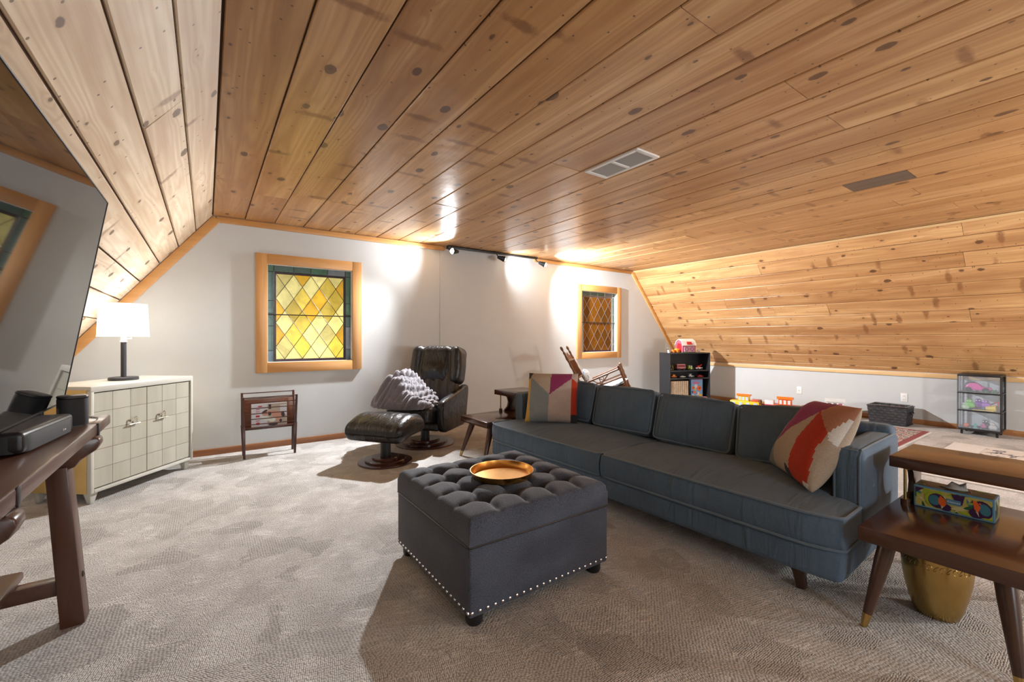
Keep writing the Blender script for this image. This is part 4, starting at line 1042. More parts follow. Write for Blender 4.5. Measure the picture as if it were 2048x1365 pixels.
def flat(parent, nm, polys, colr, P, d0):
    g = G()
    for k, poly in enumerate(polys):
        n = len(poly); d = d0 + k * .00005
        g.add([P(x, z, d) for x, z in poly] + [P(x, z, 0) for x, z in poly], [tuple(range(n)), tuple(range(2 * n - 1, n - 1, -1))] + [(i, (i + 1) % n, n + (i + 1) % n, n + i) for i in range(n)])
    return g.build(nm, plastic(colr, .3), parent, smooth=False, kind='stuff' if len(polys) > 1 else None)
PM = lambda x, z, d: (x, -.006 - d, z)
rc = lambda a, b, c, d: [(a, c), (b, c), (b, d), (a, d)]
flat(mg, 'photo_ground', [rc(-.02, .145, .004, .216)], (.42, .38, .31), PM, .0004)
flat(mg, 'sky_patch', [rc(-.14, -.02, .004, .216), rc(.09, .148, .10, .20)], (.58, .60, .66), PM, .0006)
flat(mg, 'title', [ell(-.10, .03, .018, .014), rc(-.118, -.085, .055, .062), rc(-.118, -.085, .075, .080), rc(-.118, -.085, .094, .112), rc(-.118, -.09, .125, .131), rc(-.118, -.085, .145, .15), rc(-.118, -.085, .165, .171), ell(-.082, .195, .02, .006)], (.42, .03, .05), PM, .0010)
flat(mg, 'figures', [ell(-.03, .125, .035, .022, .3), ell(.03, .13, .05, .02, -.1), ell(.075, .095, .05, .03, .2), ell(.08, .05, .026, .017), ell(.05, .11, .03, .025)], (.52, .27, .20), PM, .0012)
flat(mg, 'dark_hair', [ell(-.045, .142, .03, .012, .6), ell(.0, .12, .014, .02), ell(.115, .105, .016, .03, .2), ell(.095, .045, .012, .016), rc(-.01, .012, .165, .21), ell(.03, .015, .04, .014)], (.045, .03, .03), PM, .0014)
flat(mg, 'shirts', [ell(-.03, .075, .05, .02, -.2), ell(.02, .06, .03, .022)], (.66, .70, .66), PM, .0016)

# ------------------------------------------------------------------ trestle table, television, speakers
tt = thing('trestle_table', 'stained rustic trestle table carrying the television and speakers', 'table', (0, 0, 0), 0)
TZ = .790
G().box(-.93, -.372, 1.22, 2.478, TZ - .046, TZ).build('table_top', 'table_wood', tt, bevel=.006)
G().box(-.935, -.368, 2.484, 2.745, TZ - .046, TZ).build('breadboard_end', 'table_wood', tt, bevel=.008)
G().box(-.374, -.3665, 2.470, 2.492, TZ - .05, TZ + .001).build('joint_strap', 'dark_iron', tt, bevel=.002)
G().box(-.374, -.3685, 1.530, 1.552, TZ - .05, TZ + .001).build('joint_strap', 'dark_iron', tt, bevel=.002)
for yt in (2.455, 1.50):
    P = [(-.372, .744), (-.358, .735), (-.355, .715), (-.368, .690), (-.392, .672), (-.415, .655), (-.43, .630), (-.455, .622), (-.845, .622), (-.87, .63), (-.885, .655), (-.908, .672), (-.93, .69), (-.945, .715), (-.93, .744)]
    G().prism(P, 'y', yt - .035, yt + .035).build('cleat', 'table_wood', tt, bevel=.006)
    for s, (xt, xf) in enumerate(((-.482, -.435), (-.818, -.868))):
        lg = G().bar((xt, yt, .635), (xf, yt, 0), .085, .066, (1, 0, 0), .088, .072).build('leg', 'table_wood_v', tt, bevel=.005)
        G().lathe([(0, .012), (.012, .008), (.014, 0)], 6).build('bolt', 'dark_iron', lg, loc=(xf + (xt - xf) * .33 + .032, yt, .185), rot=(0, R(90), 0))
    G().box(-.85, -.455, yt - .028, yt + .028, .130, .188).build('cross_stretcher', 'table_wood', tt, bevel=.004)
G().box(-.735, -.595, 1.33, 2.535, .188, .220).build('shelf_board', 'table_wood', tt, bevel=.008)
tilt = math.atan2(.142, .89)
tv = thing('television', 'large flat black television on the trestle table reflecting the gable wall', 'television', (-.508, 1.86, .866), 0)
mT = Matrix.Rotation(tilt, 4, 'Y')
TW, TH = .800, .905
G(mT).box(-.024, -.004, -TW, TW, 0, TH).build('back_shell', 'black_plastic', tv, bevel=.004)
G(mT).box(-.004, .0, -TW + .004, TW - .004, .006, TH - .004).build('screen', 'tv', tv, smooth=False)
g = G(mT)
for (a, b, c, d) in ((-TW, TW, 0, .006), (-TW, TW, TH - .004, TH), (-TW, -TW + .004, .006, TH - .004), (TW - .004, TW, .006, TH - .004)): g.box(-.005, .002, a, b, c, d)
g.build('bezel', 'black_plastic', tv, smooth=False)
for s in (-1, 1):
    y = s * .52
    g = G(); g.bar((-.02, y, .04), (-.01, y, -.074), .03, .02, (0, 1, 0)); g.box(-.14, -.0, y - .015, y + .015, -.076, -.066); g.build('stand_foot', 'black_plastic', tv, bevel=.002)
sb = thing('centre_speaker', 'wide low black speaker with rounded corners in front of the television', 'speaker', (-.517, 2.135, TZ), R(-6))
G().rbox((0, 0, .038), (.082, .195, .034), .016, 4, 3, fn=None).build('body', 'black_plastic', sb)
G().prism([(x, y) for x, y, _ in rrect(-.080, .086, -.197, .197, .05, 0, 8)], 'z', .006, .060).build('cloth_wrap', 'speaker_cloth', sb, bevel=.003)
G().lathe([(.0042, 0), (.0042, .0012), (.0028, .0012), (.0028, 0)], 16).build('badge', plastic((.45, .45, .46), .3), sb, loc=(.086, .085, .026), rot=(0, R(90), 0))
G().box(.0855, .0867, .096, .108, .0235, .0285).build('badge_mark', plastic((.45, .45, .46), .3), sb, smooth=False)
sp = thing('satellite_speaker', 'small round-cornered black speaker at the end of the trestle table', 'speaker', (-.446, 2.475, TZ), R(20))
G().prism([(x, y) for x, y, _ in rrect(-.044, .044, -.044, .044, .026, 0, 8)], 'z', .004, .112).build('cloth_wrap', 'speaker_cloth', sp, bevel=.004)
G().prism([(x, y) for x, y, _ in rrect(-.045, .045, -.045, .045, .027, 0, 8)], 'z', .110, .124).build('cap', 'black_plastic', sp, bevel=.006)
G().prism([(x, y) for x, y, _ in rrect(-.040, .040, -.040, .040, .024, 0, 6)], 'z', 0, .005).build('foot_pad', 'black_plastic', sp)
G().tube([(-.40, 2.53, TZ + .02), (-.395, 2.56, TZ + .012), (-.392, 2.60, TZ + .003), (-.395, 2.64, TZ + .003), (-.43, 2.68, TZ + .003), (-.47, 2.70, TZ + .003)], .0022, 6).build('speaker_cable', 'black_plastic')
tag(bpy.data.objects['speaker_cable'], 'thin black cable behind the small satellite speaker', 'cable')

# ------------------------------------------------------------------ track light, cable cover, vent, outlets
tk = thing('track_light', 'black three-head ceiling track light along the gable wall', 'track light', (0, 0, 0), 0)
G().box(2.56, 4.02, 5.055, 5.09, ZC - .030, ZC - .002).build('rail', 'black_metal', tk, bevel=.003)
G().box(2.545, 2.60, 5.045, 5.10, ZC - .045, ZC - .002).build('feed_box', 'black_metal', tk, bevel=.003)
M['lens'] = bpy.data.materials.new('lamp_lens_lit'); M['lens'].use_nodes = True
b_ = M['lens'].node_tree.nodes['Principled BSDF']; b_.inputs['Emission Color'].default_value = (1, .97, .92, 1); b_.inputs['Emission Strength'].default_value = 18
for p, a in HEADS:
    p = Vector(p); d = (Vector(a) - p).normalized(); q = d.to_track_quat('Z', 'Y').to_matrix().to_4x4()
    h = G(Matrix.Translation(p) @ q).lathe([(0, -.045), (.018, -.043), (.024, -.02), (.036, .03), (.041, .055), (.038, .055), (.034, .03), (0, .025)], 20).build('head', 'black_metal', tk)
    G(Matrix.Translation(p) @ q).lathe([(0, .078), (.014, .075), (.026, .064), (.034, .046), (.036, .032)], 20).build('lens', 'lens', h)
    G().tube([(p.x, 5.07, ZC - .025), (p.x, 5.05, ZC - .055), tuple(p - d * .03)], .007, 8).build('arm', 'black_metal', tk)
cc = thing('cable_cover', 'slim white cable cover running down the wall behind the recliner', 'cable cover', (0, 0, 0), 0)
G().box(2.476, 2.492, YG - .010, YG, .02, ZC - .062).build('channel', 'wall', cc, bevel=.002)
for z in (1.92, 1.43, .9): G().box(2.472, 2.496, YG - .012, YG, z - .02, z + .02).build('clip', 'wall', cc, bevel=.002)
ve = thing('ceiling_vent', 'white slatted rectangular air vent in the pine ceiling', 'vent', (2.32, 2.01, ZC), 0)
g = G()
for (a, b, c, d) in ((-.113, .113, -.235, -.205), (-.113, .113, .205, .235), (-.113, -.085, -.205, .205), (.085, .113, -.205, .205), (-.085, .085, -.012, .012)): g.box(a, b, c, d, -.010, .002)
g.build('frame', 'white', ve, bevel=.002)
G().box(-.085, .085, -.205, .205, -.001, .001).build('backing', 'lamp_metal', ve, smooth=False)
for s in (-1, 1):
    for k in range(13):
        x = -.080 + k * .0133
        G().bar((x, s * .014, -.0045), (x, s * .204, -.0045), .0075, .0022, (.5, 0, 1)).build('slat', 'vent_grey', ve, smooth=False)
def outlet(y, z, kind, label):
    t = thing('wall_outlet' if kind else 'cable_outlet', label, 'outlet', (XKR, y, z), 0)
    G().rbox((-.003, 0, 0), (.004, .036, .058), .003, 2, 1).build('plate', 'white', t)
    if kind:
        for dz in (-.022, .022):
            G().rbox((-.0065, 0, dz), (.0025, .017, .015), .002, 2, 1).build('socket', 'white', t)
            for dy in (-.007, .007): G().box(-.0098, -.006, dy - .0015, dy + .0015, dz - .004, dz + .005).build('slot', 'black_plastic', t, smooth=False)
    else: G().cyl((-.004, 0, 0), (-.016, 0, 0), .0055, n=10).build('jack', 'chrome', t)
outlet(3.02, .308, 0, 'white coaxial wall plate on the low wall above the toy village')
outlet(1.755, .335, 1, 'white duplex socket plate on the low wall above the black basket')

# ------------------------------------------------------------------ rugs
rg = thing('oriental_rug', 'cream patterned rug with red border on the carpet behind the sofa', 'rug', (6.05, 2.55, 0), 0)
G().box(-1.10, 1.10, -1.155, 1.155, .001, .007).build('border', 'rug_border', rg, smooth=False)
G().box(-1.045, 1.045, -1.10, 1.10, .006, .0085).build('field', 'rug_field', rg, smooth=False)
G().box(-.50, .50, -.60, .60, .008, .0095).build('medallion', 'rug_border', rg, smooth=False)
g = G()
for k in range(150):
    x = -1.095 + k * .0147
    g.bar((x, -1.153, .004), (x + rnd.uniform(-.006, .006), -1.185, .003), .005, .003)
g.build('fringe', 'rug_plain', rg, smooth=False, kind='stuff')
r2 = thing('shag_rug', 'pale distressed rug with navy motif behind the right end table', 'rug', (5.75, .05, 0), 0)
G().box(-.85, .90, -1.2, 1.05, .001, .010).build('pile', 'rug_plain', r2, smooth=False)
G().box(.40, .76, -1.1, .80, .009, .0115).build('navy_band', 'rug_navy', r2, smooth=False)
# ------------------------------------------------------------------ rocking chair, tipped back
rk = thing('rocking_chair', 'turned-wood rocking chair tipped back behind the sofa below the amber window', 'rocking chair', (3.72, 4.23, 0), math.atan2(-.777, .629))
# local: x forward, y across (0 near side .. .5 far side), z up; the upright chair is rolled back on its rockers
ta = R(22)
def T(f, y, z): return (f * math.cos(ta) - z * math.sin(ta) + .534, y, f * math.sin(ta) + z * math.cos(ta) - .03)
def turned(g, p, q, r, n=9, beads=6, wob=.35):
    p, q = Vector(p), Vector(q); N = 4 * beads
    g.tube([p.lerp(q, i / N) for i in range(N + 1)], [r * (1 - wob * .5 + wob * .5 * math.cos(2 * PI * i * beads / N)) for i in range(N + 1)], n)
    return g
for y in (0, .50):
    turned(G(), T(0, y, .40), T(-.075, y, 1.09), .017, beads=7).build('back_post', 'rocker_wood', rk)
    G().tube([T(-.075, y, 1.09), T(-.078, y, 1.11), T(-.081, y, 1.135), T(-.084, y, 1.16), T(-.085, y, 1.175)], [.010, .009, .018, .016, .006], 10).build('finial', 'rocker_wood', rk)
    turned(G(), T(.03, y, .06), T(0, y, .42), .017, beads=4).build('rear_leg', 'rocker_wood', rk)
    turned(G(), T(.50, y, .06), T(.50, y, .655), .018, beads=8).build('front_post', 'rocker_wood', rk)
    G().tube([T(.50, y, .655), T(.50, y, .668), T(.50, y, .690), T(.50, y, .700)], [.012, .020, .017, .006], 10).build('arm_knob', 'rocker_wood', rk)
    G().tube([T(-.03, y, .625), T(.25, y, .637), T(.50, y, .650)], .012, 9).build('arm_rail', 'rocker_wood', rk)
    G().tube([T(-.02, y, .535), T(.50, y, .545)], .010, 8).build('arm_rail', 'rocker_wood', rk)
    for a, b in ((.22, .22), (.22, .12), (.22, .34)):
        G().tube([T(a, y, .545), T(b, y, .635)], .006, 6).build('spindle', 'rocker_wood', rk)
    G().tube([(.25 + .534 - .87 * math.sin(ta) - .0 + .87 * math.sin(R(t)) + .02, y, .022 + .87 * (1 - math.cos(R(t)))) for t in range(-30, 38, 4)], .018, 8).build('rocker', 'rocker_wood', rk)
def across(f, z, r, nm): turned(G(), T(f, 0, z), T(f, .5, z), r, 8, 8).build(nm, 'rocker_wood', rk)
across(-.062, .97, .014, 'back_rail'); across(-.035, .72, .013, 'back_rail'); across(.50, .30, .013, 'front_stretcher'); across(.03, .25, .013, 'rear_stretcher')
g = G(); P = [(.02, .985), (.06, 1.05), (.14, 1.03), (.20, 1.07), (.25, 1.085), (.30, 1.07), (.36, 1.03), (.44, 1.05), (.48, .985)]
g.add([T(-.067 - .075 * (z - .985), y, z) for y, z in P] + [T(-.087 - .075 * (z - .985), y, z) for y, z in P], [tuple(range(9)), tuple(range(17, 8, -1))] + [(i, (i + 1) % 9, 9 + (i + 1) % 9, 9 + i) for i in range(9)])
g.build('crest', 'rocker_wood', rk, smooth=False)
for k in range(5): turned(G(), T(-.035, .11 + k * .07, .72), T(-.062, .11 + k * .07, .97), .008, 7, 3).build('back_spindle', 'rocker_wood', rk)
g = G(); cs_ = [(.0, .40), (.50, .42), (.50, .45), (.0, .43)]
g.add([T(f, .03, z) for f, z in cs_] + [T(f, .47, z) for f, z in cs_], [(0, 1, 2, 3), (7, 6, 5, 4), (0, 4, 5, 1), (1, 5, 6, 2), (2, 6, 7, 3), (3, 7, 4, 0)])
g.build('seat', 'rocker_wood', rk, bevel=.006)
pc = thing('chair_cushion', 'small blue and white cushion lying in the rocking chair', 'cushion', (0, 0, 0), 0)
o_ = rk.matrix_basis.copy(); M0 = Matrix.Translation((3.72, 4.23, 0)) @ Matrix.Rotation(math.atan2(-.777, .629), 4, 'Z')
def cush(name, mat, c, h, r, rotd, parent):
    m = M0 @ Matrix.Translation(T(*c)) @ Matrix.Rotation(-ta + R(rotd), 4, 'Y')
    G(m).rbox((0, 0, 0), h, r, 4, 5, crown=tuple(.3 * x for x in h)).build(name, mat, parent, angle=180)
cush('back_pad', 'chair_cloth', (.06, .25, .63), (.028, .17, .13), .026, -4, pc)
cush('seat_pad', 'chair_cloth', (.27, .25, .478), (.20, .20, .022), .02, 0, pc)

# ------------------------------------------------------------------ bookcase with toys
bk = thing('bookcase', 'small black open bookcase set at an angle in the far corner', 'bookcase', (6.37, 4.45, 0), R(-20.2))
BW, BD, BH = .80, .30, .885
for x in (0, BW - .018): G().box(x, x + .018, 0, BD, 0, BH - .018).build('side_panel', 'black_lam', bk, bevel=.001)
G().box(0, BW, 0, BD, BH - .018, BH).build('top_panel', 'black_lam', bk, bevel=.001)
G().box(.018, BW - .018, BD - .006, BD, .06, BH - .018).build('back_panel', 'black_lam', bk, smooth=False)
SZ = (.075, .455, .585)
for z in SZ: G().box(.018, BW - .018, .004, BD - .006, z - .018, z).build('shelf', 'black_lam', bk, bevel=.001)
G().box(.018, BW - .018, .02, .035, 0, .057).build('kick_board', 'black_lam', bk, smooth=False)
BM = Matrix.Translation((6.37, 4.45, 0)) @ Matrix.Rotation(R(-20.2), 4, 'Z')
def onb(x, y, z): return BM @ Vector((x, y, z))
RED, WHT, YEL, GRN, BLK, ORG, BLU, PNK, GRY, LIM, PUR = (.55, .02, .025), (.75, .74, .72), (.80, .55, .03), (.05, .30, .06), (.02, .02, .02), (.80, .20, .02), (.05, .15, .45), (.60, .12, .28), (.30, .31, .33), (.42, .68, .05), (.20, .06, .36)
def wheels(t, xs, y, r, w, c=BLK):
    for x in xs:
        for s in (-1, 1): G().cyl((x, s * y, r), (x, s * (y + w), r), r, n=12).build('wheel', plastic(c, .5), t)

# barn
bn = thing('toy_barn', 'red and white toy barn on top of the black bookcase', 'toy barn', onb(.41, .14, BH), R(-12))
bw, bd_, bh = .155, .085, .135
G().box(-bw, bw, -bd_, bd_, 0, .008).build('green_base', plastic((.03, .22, .06)), bn)
P = [(-bd_, .008), (bd_, .008), (bd_, bh), (.055, .195), (0, .225), (-.055, .195), (-bd_, bh)]
G().prism(P, 'x', -bw + .012, bw - .012).build('walls', plastic((.42, .10, .16)), bn, smooth=False)
g = G()
Q = [(-bd_ - .012, bh - .012), (-.062, .203), (0, .238), (.062, .203), (bd_ + .012, bh - .012), (bd_ + .006, bh - .016), (.056, .194), (0, .226), (-.056, .194), (-bd_ - .006, bh - .016)]
g.prism(Q, 'x', -bw, bw).build('roof', plastic(WHT), bn, smooth=False)
g = G().prism([(-.06, 0), (.06, 0), (.05, .05), (-.05, .05)], 'z', 0, .004); 
hat = g.build('roof_hatch', plastic(RED), bn, smooth=False, loc=(0, -bd_ - .010, bh + .004), rot=(R(69), 0, 0))
for s in (-1, 1):
    dr = G().box(s * .06 - .055, s * .06 + .055, -bd_ - .004, -bd_, .014, bh - .03).build('barn_door', plastic((.42, .13, .30)), bn, smooth=False)
    gx = G(); y = -bd_ - .005; a, b, c, d = s * .06 - .052, s * .06 + .052, .017, bh - .033
    for p, q in (((a, c), (b, d)), ((a, d), (b, c)), ((a, c), (b, c)), ((a, d), (b, d)), ((a, c), (a, d)), ((b, c), (b, d))): gx.bar((p[0], y, p[1]), (q[0], y, q[1]), .004, .004, (0, 1, 0))
    gx.build('cross_brace', plastic(WHT), dr, smooth=False)
g = G().prism([(-.05, .02), (.05, .02), (.05, .11), (.03, .16), (-.03, .16), (-.05, .11)], 'x', -bw + .006, -bw + .013); g.build('end_panel', plastic(RED), bn, smooth=False)
def animal(name, label, x, y, c, s, rz, spots=None):
    t = thing(name, label, 'toy animal', onb(x, y, BH), rz, 'toy animals on the bookcase')
    G().rbox((0, 0, .038 * s), (.030 * s, .013 * s, .015 * s), .012 * s, 3, 2).build('body', plastic(c), t, angle=180)
    hd = G().rbox((-.036 * s, 0, .056 * s), (.014 * s, .009 * s, .010 * s), .008 * s, 3, 2).build('head', plastic(spots or c), t, angle=180)
    for dy in (-1, 1): G().tube([(-.028 * s, dy * .006 * s, .063 * s), (-.026 * s, dy * .013 * s, .072 * s)], [.004 * s, .001], 6).build('ear', plastic(c), hd)
    for dx in (-.02, .02):
        for dy in (-1, 1): G().cyl((dx * s, dy * .008 * s, 0), (dx * s, dy * .008 * s, .03 * s), .0045 * s, n=8).build('leg', plastic(c), t)
    G().tube([(.029 * s, 0, .045 * s), (.037 * s, 0, .03 * s)], [.003, .001], 6).build('tail', plastic(c), t)
animal('toy_cow', 'white and black toy cow at the left end of the bookcase top', .045, .10, WHT, 1.15, R(25), BLK)
animal('toy_horse', 'brown toy horse behind the white cow on the bookcase top', .10, .20, (.12, .06, .04), 1.0, R(15))
animal('toy_sheep', 'white toy sheep to the right of the barn', .655, .12, WHT, 1.0, R(170))
animal('toy_pig', 'small dark toy pig beside the white sheep', .60, .16, (.10, .06, .05), .7, R(20))
tc = thing('toy_tractor', 'orange and yellow toy tractor beside the barn on the bookcase', 'toy tractor', onb(.155, .08, BH), R(-10))
G().rbox((-.02, 0, .035), (.045, .022, .018), .008, 2, 2).build('hood', plastic(ORG), tc)
G().rbox((.045, 0, .045), (.035, .024, .024), .008, 2, 2).build('cab', plastic(YEL), tc)
G().cyl((-.035, 0, .05), (-.035, 0, .075), .005, n=8).build('exhaust', plastic(BLK), tc)
wheels(tc, (-.045,), .022, .016, .010, ORG); wheels(tc, (.045,), .024, .026, .014, ORG)
# shelf toys
def vehicle(name, label, x, z, c, c2, L_, H_, Wd, kind, rz=0):
    t = thing(name, label, 'toy vehicle', onb(x, .10, z), R(-20.2 + rz), 'toy vehicles on the bookcase shelves')
    r = H_ * .17
    if kind == 'bus':
        G().rbox((0, 0, r + H_ * .42), (L_ / 2, Wd / 2, H_ * .40), .008, 2, 2).build('body', plastic(c), t)
        G().rbox((0, 0, H_ * .98), (L_ / 2 - .004, Wd / 2 - .003, H_ * .04), .004, 2, 1).build('roof', plastic(c2), t)
        for k in range(5): G().box(-L_ * .42 + k * L_ * .17, -L_ * .42 + k * L_ * .17 + L_ * .12, -Wd / 2 - .001, Wd / 2 + .001, H_ * .58, H_ * .84).build('window', plastic((.10, .06, .07), .15), t, smooth=False)
        G().box(-L_ / 2 - .001, L_ / 2 + .001, -Wd / 2 - .0015, Wd / 2 + .0015, H_ * .40, H_ * .45).build('stripe', plastic(c2), t, smooth=False)
    elif kind == 'frame':   # loader with open cab frame
        G().rbox((0, 0, H_ * .18), (L_ / 2, Wd / 2, H_ * .10), .006, 2, 1).build('chassis', plastic(c), t)
        for dx in (-.30, .30):
            for s in (-1, 1): G().bar((dx * L_, s * Wd * .4, H_ * .25), (dx * L_ * .8, s * Wd * .4, H_ * .95), .007, .007).build('cab_post', plastic(c), t, smooth=False)
        G().box(-L_ * .30, L_ * .30, -Wd * .45, Wd * .45, H_ * .93, H_).build('cab_roof', plastic(c2), t)
        G().rbox((.0, 0, H_ * .45), (L_ * .14, Wd * .25, H_ * .16), .006, 2, 1).build('seat', plastic(BLK), t)
    elif kind == 'snail':
        G().rbox((0, 0, H_ * .25), (L_ / 2, Wd / 2, H_ * .17), .012, 3, 2).build('body', plastic(c), t, angle=180)
        G().lathe([(0, -.012), (.016, -.012), (.022, -.004), (.022, .004), (.016, .012), (0, .012)], 20).build('drum', plastic((.55, .56, .72)), t, loc=(.018, 0, H_ * .62), rot=(R(90), 0, 0))
        G().rbox((-L_ * .28, 0, H_ * .62), (L_ * .13, Wd * .3, H_ * .28), .008, 3, 2).build('cab', plastic(c), t, angle=180)
        G().cyl((-.004, 0, H_ * .4), (-.004, 0, H_), .005, n=8).build('chimney', plastic(BLK), t)
    elif kind == 'tow':
        G().rbox((0, 0, H_ * .30), (L_ / 2, Wd / 2, H_ * .14), .006, 2, 2).build('chassis', plastic(WHT), t)
        G().rbox((-L_ * .14, 0, H_ * .58), (L_ * .16, Wd * .42, H_ * .2), .008, 2, 2).build('cab', plastic(c), t)
        G().bar((-.02, 0, H_ * .5), (L_ * .5, 0, H_ * .95), .014, .014).build('boom', plastic(c), t, smooth=False)
        G().bar((L_ * .12, 0, H_ * .35), (L_ * .16, 0, H_ * .7), .03, .01).build('winch', plastic(c2), t, smooth=False)
    else:                  # small car
        P = [(-L_ / 2, r), (L_ / 2, r), (L_ / 2, H_ * .50), (L_ * .30, H_ * .55), (L_ * .14, H_), (-L_ * .20, H_), (-L_ * .32, H_ * .55), (-L_ / 2, H_ * .5)]
        if kind == 'truck': P = [(-L_ / 2, r), (L_ / 2, r), (L_ / 2, H_ * .45), (L_ * .05, H_ * .5), (L_ * .05, H_), (-L_ * .38, H_), (-L_ * .40, H_ * .5), (-L_ / 2, H_ * .5)]
        if kind == 'low': P = [(-L_ / 2, r), (L_ / 2, r), (L_ / 2, H_ * .6), (L_ * .2, H_ * .7), (.0, H_), (-L_ * .15, H_), (-L_ * .3, H_ * .65), (-L_ / 2, H_ * .6)]
        G().prism(P, 'y', -Wd / 2, Wd / 2).build('body', plastic(c), t, bevel=.003)
        G().box(-L_ * .18, L_ * .08, -Wd / 2 - .001, Wd / 2 + .001, H_ * .62, H_ * .88).build('window', plastic(c2, .15), t, smooth=False)
    wheels(t, (-L_ * .30, L_ * .30), Wd / 2 - .006, r * 1.15, .010)
z1, z2 = SZ[2], SZ[1]
vehicle('toy_loader', 'yellow and black toy loader with open cab on the upper bookcase shelf', .085, z1, (.55, .52, .05), BLK, .085, .095, .06, 'frame')
vehicle('toy_bus', 'red and white toy bus on the upper bookcase shelf', .28, z1, (.48, .09, .11), WHT, .165, .10, .06, 'bus')
vehicle('toy_engine', 'lime green toy steam engine on the upper bookcase shelf', .475, z1, LIM, BLK, .10, .09, .06, 'snail')
vehicle('toy_tow_truck', 'red toy tow truck with white chassis on the upper bookcase shelf', .645, z1, RED, RED, .12, .095, .055, 'tow')
vehicle('toy_car', 'orange and yellow toy car on the middle bookcase shelf', .14, z2, ORG, YEL, .10, .058, .05, 'car')
vehicle('toy_car', 'low white toy race car on the middle bookcase shelf', .315, z2, WHT, GRN, .10, .036, .05, 'low')
vehicle('toy_car', 'pale grey toy pickup truck on the middle bookcase shelf', .485, z2, (.62, .66, .70), BLK, .10, .062, .05, 'truck')
vehicle('toy_car', 'low red toy sports car on the middle bookcase shelf', .665, z2, RED, BLK, .11, .044, .05, 'low')
# straw basket and picture box on the lowest shelf
sbk = thing('wicker_basket', 'square straw basket on the lowest shelf of the black bookcase', 'basket', onb(.205, .15, SZ[0]), R(-20.2))
G().box(-.165, .165, -.125, .125, 0, .325).build('liner', plastic((.30, .22, .14), .8), sbk, smooth=False)
for k in range(20):
    z = .008 + k * .0165
    g = G().tube([(x, y, z) for x, y, _ in rrect(-.172, .172, -.132, .132, .012, 0, 3)], .0068, 6, closed=True); g.build('woven_strand', 'wicker', sbk)
for k in range(9): G().bar((-.15 + k * .0375, -.139, 0), (-.15 + k * .0375, -.139, .33), .006, .003, (0, 1, 0)).build('stake', 'wicker', sbk, smooth=False)
bx = thing('game_box', 'upright children\'s game box with bright picture on the lowest bookcase shelf', 'box', onb(.59, .10, SZ[0]), R(-20.2))
G().box(-.115, .115, -.025, .025, 0, .345).build('carton', plastic((.16, .36, .62)), bx, smooth=False)
PB = lambda x, z, d: (x, -.025 - d, z)
flat(bx, 'picture_title', [ell(-.02, .285, .07, .022), rc(-.11, .11, .33, .34)], (.50, .14, .30), PB, .001)
flat(bx, 'picture_orange', [ell(.045, .19, .045, .045), ell(-.075, .20, .025, .03), ell(-.055, .125, .03, .018)], (.72, .12, .02), PB, .0012)
flat(bx, 'picture_pale', [ell(-.02, .23, .03, .035), ell(.02, .10, .03, .03), ell(-.08, .06, .03, .03), rc(-.09, .09, .005, .03)], (.62, .62, .62), PB, .0014)
flat(bx, 'picture_yellow', [ell(.07, .07, .035, .02), ell(-.03, .17, .015, .02)], (.70, .50, .03), PB, .0016)
flat(bx, 'picture_dark', [ell(.055, .195, .018, .008, .6), ell(-.07, .205, .008, .008), ell(.0, .105, .01, .01), ell(-.09, .13, .015, .02)], (.03, .04, .10), PB, .0018)
bx2 = thing('game_box', 'flat pink game box lying in front of the picture box on the bookcase', 'box', onb(.63, .042, SZ[0]), R(-20.2))
G().box(-.12, .12, -.03, .03, 0, .045).build('carton', plastic((.60, .20, .28)), bx2, bevel=.002)
G().box(-.08, .06, -.0308, -.03, .012, .034).build('picture', plastic((.45, .04, .05)), bx2, smooth=False)

# ------------------------------------------------------------------ toy buildings along the low wall
def toy_house(name, label, loc, rz, base, wall, roof, w, d, h, extra=None, tower=None):
    t = thing(name, label, 'toy building', loc, rz, 'toy buildings along the low wall')
    G().rbox((0, 0, h * .22), (w / 2, d / 2, h * .22), .012, 2, 2).build('base_box', plastic(base), t)
    tw, tx = tower
    G().box(tx - tw / 2, tx + tw / 2, -d * .38, d * .38, h * .44, h * .82).build('upper_storey', plastic(wall), t, bevel=.003)
    P = [(-d * .46, h * .82), (d * .46, h * .82), (d * .46, h * .90), (-d * .46, h * 1.0)]
    G().prism(P, 'x', tx - tw * .62, tx + tw * .62).build('roof', plastic(roof), t, smooth=False)
    for k in range(3):
        x = tx - tw * .33 + k * tw * .33
        G().box(x - tw * .10, x + tw * .10, -d * .385, -d * .37, h * .50, h * .76).build('window', plastic(extra or WHT, .2), t, smooth=False)
    for k in range(4):
        x = -w * .38 + k * w * .25
        G().box(x - w * .06, x + w * .06, -d / 2 - .003, -d / 2 + .003, h * .12, h * .34).build('panel', plastic(extra or WHT, .3), t, smooth=False)
    return t
h1 = toy_house('toy_village', 'yellow toy village house with orange roof nearest the bookcase', (7.33, 3.68, 0), R(-76), YEL, YEL, ORG, .44, .16, .215, (.45, .6, .72), (.16, -.02))
G().box(.10, .21, -.06, .06, .09, .13).build('side_roof', plastic((.55, .10, .04)), h1, bevel=.004)
G().tube([(.22, -.05, .06), (.22, -.05, .12), (.22, .05, .12), (.22, .05, .06)], .012, 8).build('handle', plastic((.25, .12, .05)), h1)
h2 = toy_house('toy_village', 'orange-red toy station with slatted upper storey in the middle of the row', (7.33, 3.06, 0), R(-74), (.62, .08, .02), (.65, .10, .02), ORG, .36, .16, .235, WHT, (.17, -.01))
G().box(-.28, -.16, -.07, .07, 0, .16).build('white_annex', plastic((.72, .68, .68)), h2, bevel=.004)
G().box(-.282, -.158, -.072, .072, .02, .10).build('red_band', plastic((.50, .05, .10)), h2, smooth=False)
G().cyl((.22, -.05, .06), (.22, .05, .06), .055, n=18).build('roll', plastic((.20, .10, .05)), h2)
